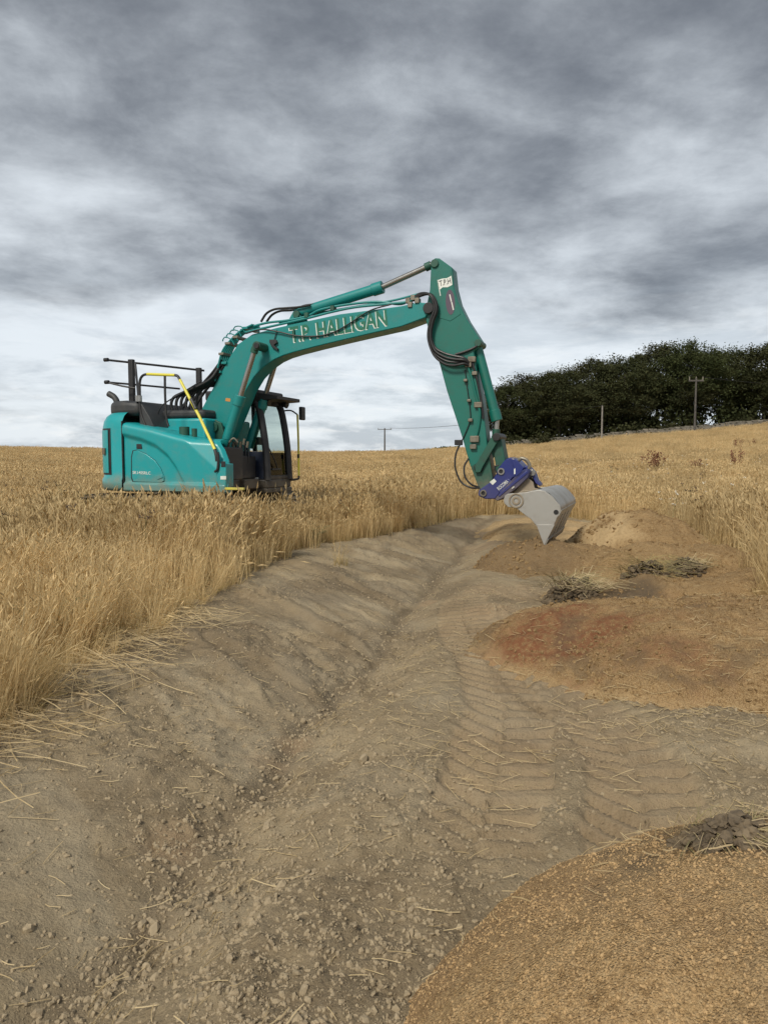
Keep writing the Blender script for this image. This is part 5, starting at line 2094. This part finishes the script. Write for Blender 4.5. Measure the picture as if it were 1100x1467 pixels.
# steel pipes up the back of the boom
for k in range(6):
    b = -0.20 + 0.075 * k
    hose([(308 + 3.0 * k, 546 + 3 * k, b), (313 + 2.5 * k, 524 + 3 * k, b), (319 + 2.2 * k, 503 + 1.5 * k, b), (330 + 1.6 * k, 488 + k, b), (345 + k, 474 + k * 0.8, b), (362 + 2 * k, 465 + 0.6 * k, b)], 0.018, M['boom'], 'steel_pipe')
for k, (px, py) in enumerate(((318, 507), (322, 520), (327, 492), (314, 533), (338, 483), (352, 470))):
    v = Vector(side(px, py, -0.2))
    MB().box(v.x - 0.05, v.x + 0.05, -0.23, 0.2, v.z - 0.02, v.z + 0.02).build('pipe_clamp', M['boom'] if k % 2 else M['fitting'], exc, 0.005)
for k in range(4):
    hose([(319 + 5 * k, 489 - 5 * k, -0.22), (322 + 5 * k, 483 - 5 * k, -0.23), (331 + 5 * k, 486 - 6 * k, -0.22), (336 + 5 * k, 494 - 6 * k, -0.20)], 0.010, M['boom'], 'steel_pipe', 2)
# hoses hopping over the ram bracket
hose([(374, 461, -0.12), (382, 449, -0.12), (394, 443, -0.12), (410, 441.5, -0.12), (428, 440, -0.12), (445, 437, -0.12)], 0.020)
hose([(382, 461, -0.05), (390, 451, -0.05), (402, 445.5, -0.05), (420, 444, -0.05), (436, 438, -0.05), (452, 436, -0.05)], 0.020)
# pipes along the boom's top edge
hose([(345, 473, -0.16), (380, 463, -0.16), (412, 459, -0.16), (440, 453, -0.16), (460, 443.5, -0.16), (500, 436, -0.16), (540, 432.5, -0.16), (575, 435.5, -0.16), (592, 425, -0.16), (606, 421, -0.16)], 0.020, M['boom'], 'steel_pipe')
hose([(352, 476, -0.19), (400, 465, -0.19), (440, 456, -0.19), (475, 447, -0.19), (510, 440, -0.19), (560, 435, -0.19), (585, 432, -0.19), (600, 424, -0.19)], 0.020, M['boom'], 'steel_pipe')
hose([(400, 462, 0.05), (450, 450, 0.05), (500, 441, 0.05), (560, 431, 0.05), (600, 421, 0.05)], 0.018, M['boom'], 'steel_pipe')
for px, py in ((477, 442), (440, 452), (585, 431), (592, 427), (598, 431), (588, 437)):
    v = Vector(side(px, py, -0.17))
    MB().box(v.x - 0.035, v.x + 0.035, -0.215, -0.1, v.z - 0.04, v.z + 0.04).build('pipe_clamp', M['fitting'] if px > 560 else M['green_dark'], exc, 0.006)
# slack cable across the lettering
hose([(352, 478, -0.22), (375, 472, -0.235), (400, 475.5, -0.23), (425, 481, -0.22), (455, 481.5, -0.215), (478, 476, -0.215), (500, 464, -0.215), (530, 445, -0.215), (560, 436, -0.2)], 0.012)
# hoses hanging round the boom nose and on to the arm
for k in range(4):
    b = -0.235 - 0.03 * (k % 2)
    d = k * 2.2
    hose([(588, 432 - d * 0.4, -0.18), (602, 424 - d * 0.5, -0.2), (616, 421.5 + d * 0.2, b), (624.5 - d * 0.4, 432 + d, b), (625.5 - d * 0.7, 447, b), (620 - d * 0.7, 463, b),
          (617.5 - d * 0.6, 482 + d * 0.5, b), (623 - d * 0.2, 498 + d * 1.6, b), (636, 506 + d * 2.2, b), (650, 510 + d * 2.0, b), (664, 513 + d * 1.2, b), (671, 519 + d * 0.7, -0.2)], 0.021)
hose([(652, 508, -0.18), (668, 503, -0.18), (681, 497, -0.17), (687, 490, -0.16)], 0.020)
# pipes and clamps down the arm
hose([(668, 520, -0.18), (675, 540, -0.18), (681, 566, -0.18), (687, 590, -0.18), (685, 612, -0.18), (680, 632, -0.18)], 0.020, M['arm'], 'steel_pipe')
hose([(676, 518, -0.17), (684, 548, -0.17), (690, 580, -0.17), (692, 600, -0.17)], 0.020)
hose([(666, 530, -0.17), (669, 555, -0.17), (673, 585, -0.17), (673, 603, -0.17), (664, 626, -0.17), (658, 636, -0.17)], 0.008, M['rubber'], 'grease_line')
for px, py, w_ in ((667, 545, 0.03), (672, 574, 0.03), (674, 602, 0.035), (685, 580, 0.06), (676, 515, 0.06), (671, 523, 0.05), (680, 629, 0.07), (678, 640, 0.05), (657, 634, 0.06), (680, 535, 0.04)):
    v = Vector(side(px, py, -0.17))
    MB().box(v.x - w_, v.x + w_, -0.21, -0.15, v.z - w_ * 0.7, v.z + w_ * 0.7).build('pipe_clamp', M['fitting'] if px != 657 else M['rubber'], exc, 0.008)
hose([(660, 634, -0.19), (653, 650, -0.22), (652, 670, -0.25), (660, 690, -0.26), (674, 698.5, -0.26), (687, 699, -0.2)], 0.014)
hose([(671, 657, -0.17), (665, 668, -0.22), (666, 683, -0.25), (675, 694, -0.26), (686, 698, -0.2)], 0.014)

# ---- valve hoses between house and cab
for k in range(7):
    hose([(329 + 4.2 * k, 640 - 3 * (k % 3), -0.25 + 0.05 * k), (332 + 4 * k, 652, -0.3 + 0.05 * k), (331 + 3.8 * k, 672, -0.3 + 0.05 * k), (333 + 3 * k, 696, -0.25 + 0.05 * k)], 0.018)
hose([(326, 645, -0.5), (329, 634, -0.5), (335, 628, -0.48), (341, 634, -0.45)], 0.016, M['fitting'])
for k in range(5):
    v = Vector(side(334 + 5 * k, 641 - (k % 2) * 4, -0.22))
    MB().cyl(v, v + Vector((0.02, 0, 0.10)), 0.022, None, 8).build('hose_fitting', M['fitting'], exc, smooth=True)
MB().box(1.25, 1.62, -0.46, 0.26, 1.125, 1.52).build('swing_motor_block', M['black'], exc, 0.02)
MB().box(1.35, 1.72, -0.30, 0.2, 0.95, 1.12).build('front_frame', M['track'], exc, 0.02)

# ---- cab
CA0, CA1, CB0, CB1 = 0.56, 1.80, 0.31, 1.24
cab = MB().box(CA0, CA1 + 0.01, CB0, CB1, 0.945, 1.10).build('cab', M['black'], exc, 0.02)


def post(name, p, q, w, d, mat=None):
    """leaning box section between two points"""
    P, Q = Vector(p), Vector(q)
    vs = []
    for c in (P, Q):
        vs += [c + Vector((-w / 2, -d / 2, 0)), c + Vector((w / 2, -d / 2, 0)), c + Vector((w / 2, d / 2, 0)), c + Vector((-w / 2, d / 2, 0))]
    m = MB()
    m._add(vs, [(0, 3, 2, 1), (4, 5, 6, 7), (0, 1, 5, 4), (1, 2, 6, 5), (2, 3, 7, 6), (3, 0, 4, 7)])
    return m.build(name, mat or M['black'], cab, 0.012)


TOPC = 2.56
fr_r = [(1.80, CB0 + 0.05, 1.09), (1.76, CB0 + 0.05, 1.7), (1.66, CB0 + 0.05, 2.3), (1.56, CB0 + 0.05, 2.54)]
fr_l = [(x, CB1 - 0.05, z) for x, _, z in fr_r]
for pts in (fr_r, fr_l):
    MB().tube(pts, 0.066, 8, 4).build('front_pillar', M['black'], cab, smooth=True)
for b in (CB0 + 0.04, CB1 - 0.04):
    post('rear_pillar', (CA0 + 0.07, b, 1.09), (CA0 + 0.10, b, TOPC), 0.14, 0.08)
post('door_pillar', (1.08, CB1 - 0.04, 1.09), (1.04, CB1 - 0.04, TOPC), 0.08, 0.06)
MB().box(CA0, 1.66, CB0 - 0.02, CB1 + 0.02, 2.52, 2.70).build('cab_roof', M['black'], cab, 0.04, seg=3)
vis = MB()
vis._add([(1.55, CB0 - 0.02, 2.66), (2.02, CB0 + 0.02, 2.58), (2.02, CB1 - 0.02, 2.58), (1.55, CB1 + 0.02, 2.66),
          (1.55, CB0 - 0.02, 2.50), (2.02, CB0 + 0.02, 2.52), (2.02, CB1 - 0.02, 2.52), (1.55, CB1 + 0.02, 2.50)],
         [(0, 1, 2, 3), (4, 7, 6, 5), (0, 4, 5, 1), (1, 5, 6, 2), (2, 6, 7, 3), (3, 7, 4, 0)])
vis.build('sun_visor', M['black'], cab, 0.008)
for b in (CB0 + 0.12, CB1 - 0.14):
    MB().cyl((1.72, b, 2.50), (1.82, b, 2.47), 0.055, 0.07, 14).build('work_lamp', M['black'], cab, 0.006, True)
MB().box(1.52, 1.62, CB0 + 0.05, CB1 - 0.05, 2.44, 2.535).build('header_rail', M['black'], cab, 0.02)
MB().box(1.745, 1.81, CB0 + 0.05, CB1 - 0.05, 1.095, 1.17).build('sill_rail', M['black'], cab, 0.015)
# glazing
def pane(name, quad):
    m = MB()
    vs = [Vector(p) for p in quad]
    n_ = (vs[1] - vs[0]).cross(vs[3] - vs[0]).normalized() * 0.006
    m._add(vs + [v + n_ for v in vs], [(3, 2, 1, 0), (4, 5, 6, 7), (0, 1, 5, 4), (1, 2, 6, 5), (2, 3, 7, 6), (3, 0, 4, 7)])
    return m.build(name, M['glass'], cab)


pane('lower_windscreen', [(1.785, CB0 + 0.1, 1.17), (1.785, CB1 - 0.1, 1.17), (1.765, CB1 - 0.1, 1.58), (1.765, CB0 + 0.1, 1.58)])
pane('side_window', [(CA0 + 0.14, CB0 + 0.04, 1.62), (1.74, CB0 + 0.04, 1.62), (1.55, CB0 + 0.04, 2.52), (CA0 + 0.16, CB0 + 0.04, 2.52)])
pane('door_window', [(1.12, CB1 - 0.04, 1.5), (1.75, CB1 - 0.04, 1.5), (1.56, CB1 - 0.04, 2.52), (1.08, CB1 - 0.04, 2.52)])
# side walls below the windows
MB().prism([(CA0 + 0.02, 1.1), (1.74, 1.1), (1.74, 1.60), (CA0 + 0.02, 1.62)], CB0 + 0.012, CB0 + 0.05).build('side_wall', M['navy'], cab, 0.01)
MB().prism([(CA0 + 0.02, 1.1), (1.1, 1.1), (1.1, 1.5), (CA0 + 0.02, 1.5)], CB1 - 0.05, CB1 - 0.012).build('side_wall', M['navy'], cab, 0.01)
MB().box(CA0 + 0.005, CA0 + 0.05, CB0 + 0.06, CB1 - 0.06, 1.1, 1.85).build('rear_wall', M['navy'], cab, 0.01)
# seat and console
MB().box(0.78, 1.22, 0.55, 1.0, 1.32, 1.46).box(0.95, 1.1, 0.7, 0.85, 1.1, 1.33).build('operator_seat', M['black'], cab, 0.03)
MB().prism([(0.74, 1.44), (0.88, 1.44), (0.82, 2.12), (0.72, 2.12)], 0.57, 0.98).build('seat_backrest', M['black'], cab, 0.03)
MB().box(1.0, 1.34, 0.40, 0.52, 1.1, 1.58).build('console', M['black'], cab, 0.02)
MB().tube([(1.28, 0.46, 1.56), (1.30, 0.46, 1.68), (1.33, 0.46, 1.76)], 0.022, 8, 3).build('joystick', M['black'], cab, smooth=True)
MB().tube([(1.6, 0.95, 1.1), (1.62, 0.95, 1.3), (1.56, 0.95, 1.42)], 0.016, 8, 3).build('travel_lever', M['black'], cab, smooth=True)
MB().box(1.55, 1.60, 0.40, 0.56, 1.72, 1.86).build('monitor', M['black'], cab, 0.01)
# wiper
MB().tube([(1.80, CB0 + 0.10, 1.66), (1.83, CB0 + 0.20, 1.50), (1.83, CB0 + 0.36, 1.30)], 0.012, 6, 3).build('wiper_arm', M['black'], cab, smooth=True)
MB().box(1.815, 1.835, CB0 + 0.16, CB0 + 0.48, 1.265, 1.30).build('wiper_blade', M['black'], cab, 0.004)
# grab rail with mirror at the cab's front left
gr = [(1.86, CB1 + 0.02, 2.40), (1.93, CB1 + 0.05, 2.30), (1.945, CB1 + 0.05, 1.8), (1.95, CB1 + 0.05, 1.15), (1.90, CB1 + 0.03, 1.08), (1.80, CB1 - 0.02, 1.07)]
MB().tube(gr[1:4], 0.020, 8, 3).build('grab_rail', M['yellow'], cab, smooth=True)
MB().tube([gr[3], (1.945, CB1 + 0.045, 1.10), gr[4], gr[5]], 0.022, 8, 3).build('rail_bracket', M['black'], cab, smooth=True)
MB().tube([(1.60, CB1 - 0.03, 2.36), (1.80, CB1 + 0.02, 2.38), gr[1]], 0.014, 8, 3).build('rail_bracket', M['black'], cab, smooth=True)
MB().box(1.925, 1.965, CB1 + 0.03, CB1 + 0.07, 1.48, 1.56).build('rail_clamp', M['black'], cab, 0.005)
mir = MB().box(1.95, 2.02, CB1 + 0.06, CB1 + 0.22, 2.20, 2.45).build('mirror', M['black'], cab, 0.02, seg=3)
MB().prism(sp([(364, 684), (370, 684), (370, 692), (364, 692)], CB0 - 0.02), CB0 - 0.016, CB0 - 0.005).build('sticker', M['white'], cab)
MB().box(1.30, 1.62, CB0 - 0.10, CB0 - 0.005, 0.96, 1.08).build('cab_step', M['track'], cab, 0.01)
MB().box(0.9, 1.82, CB0 - 0.02, CB1 + 0.02, 0.86, 0.943).build('cab_skirt', M['black'], cab, 0.015)
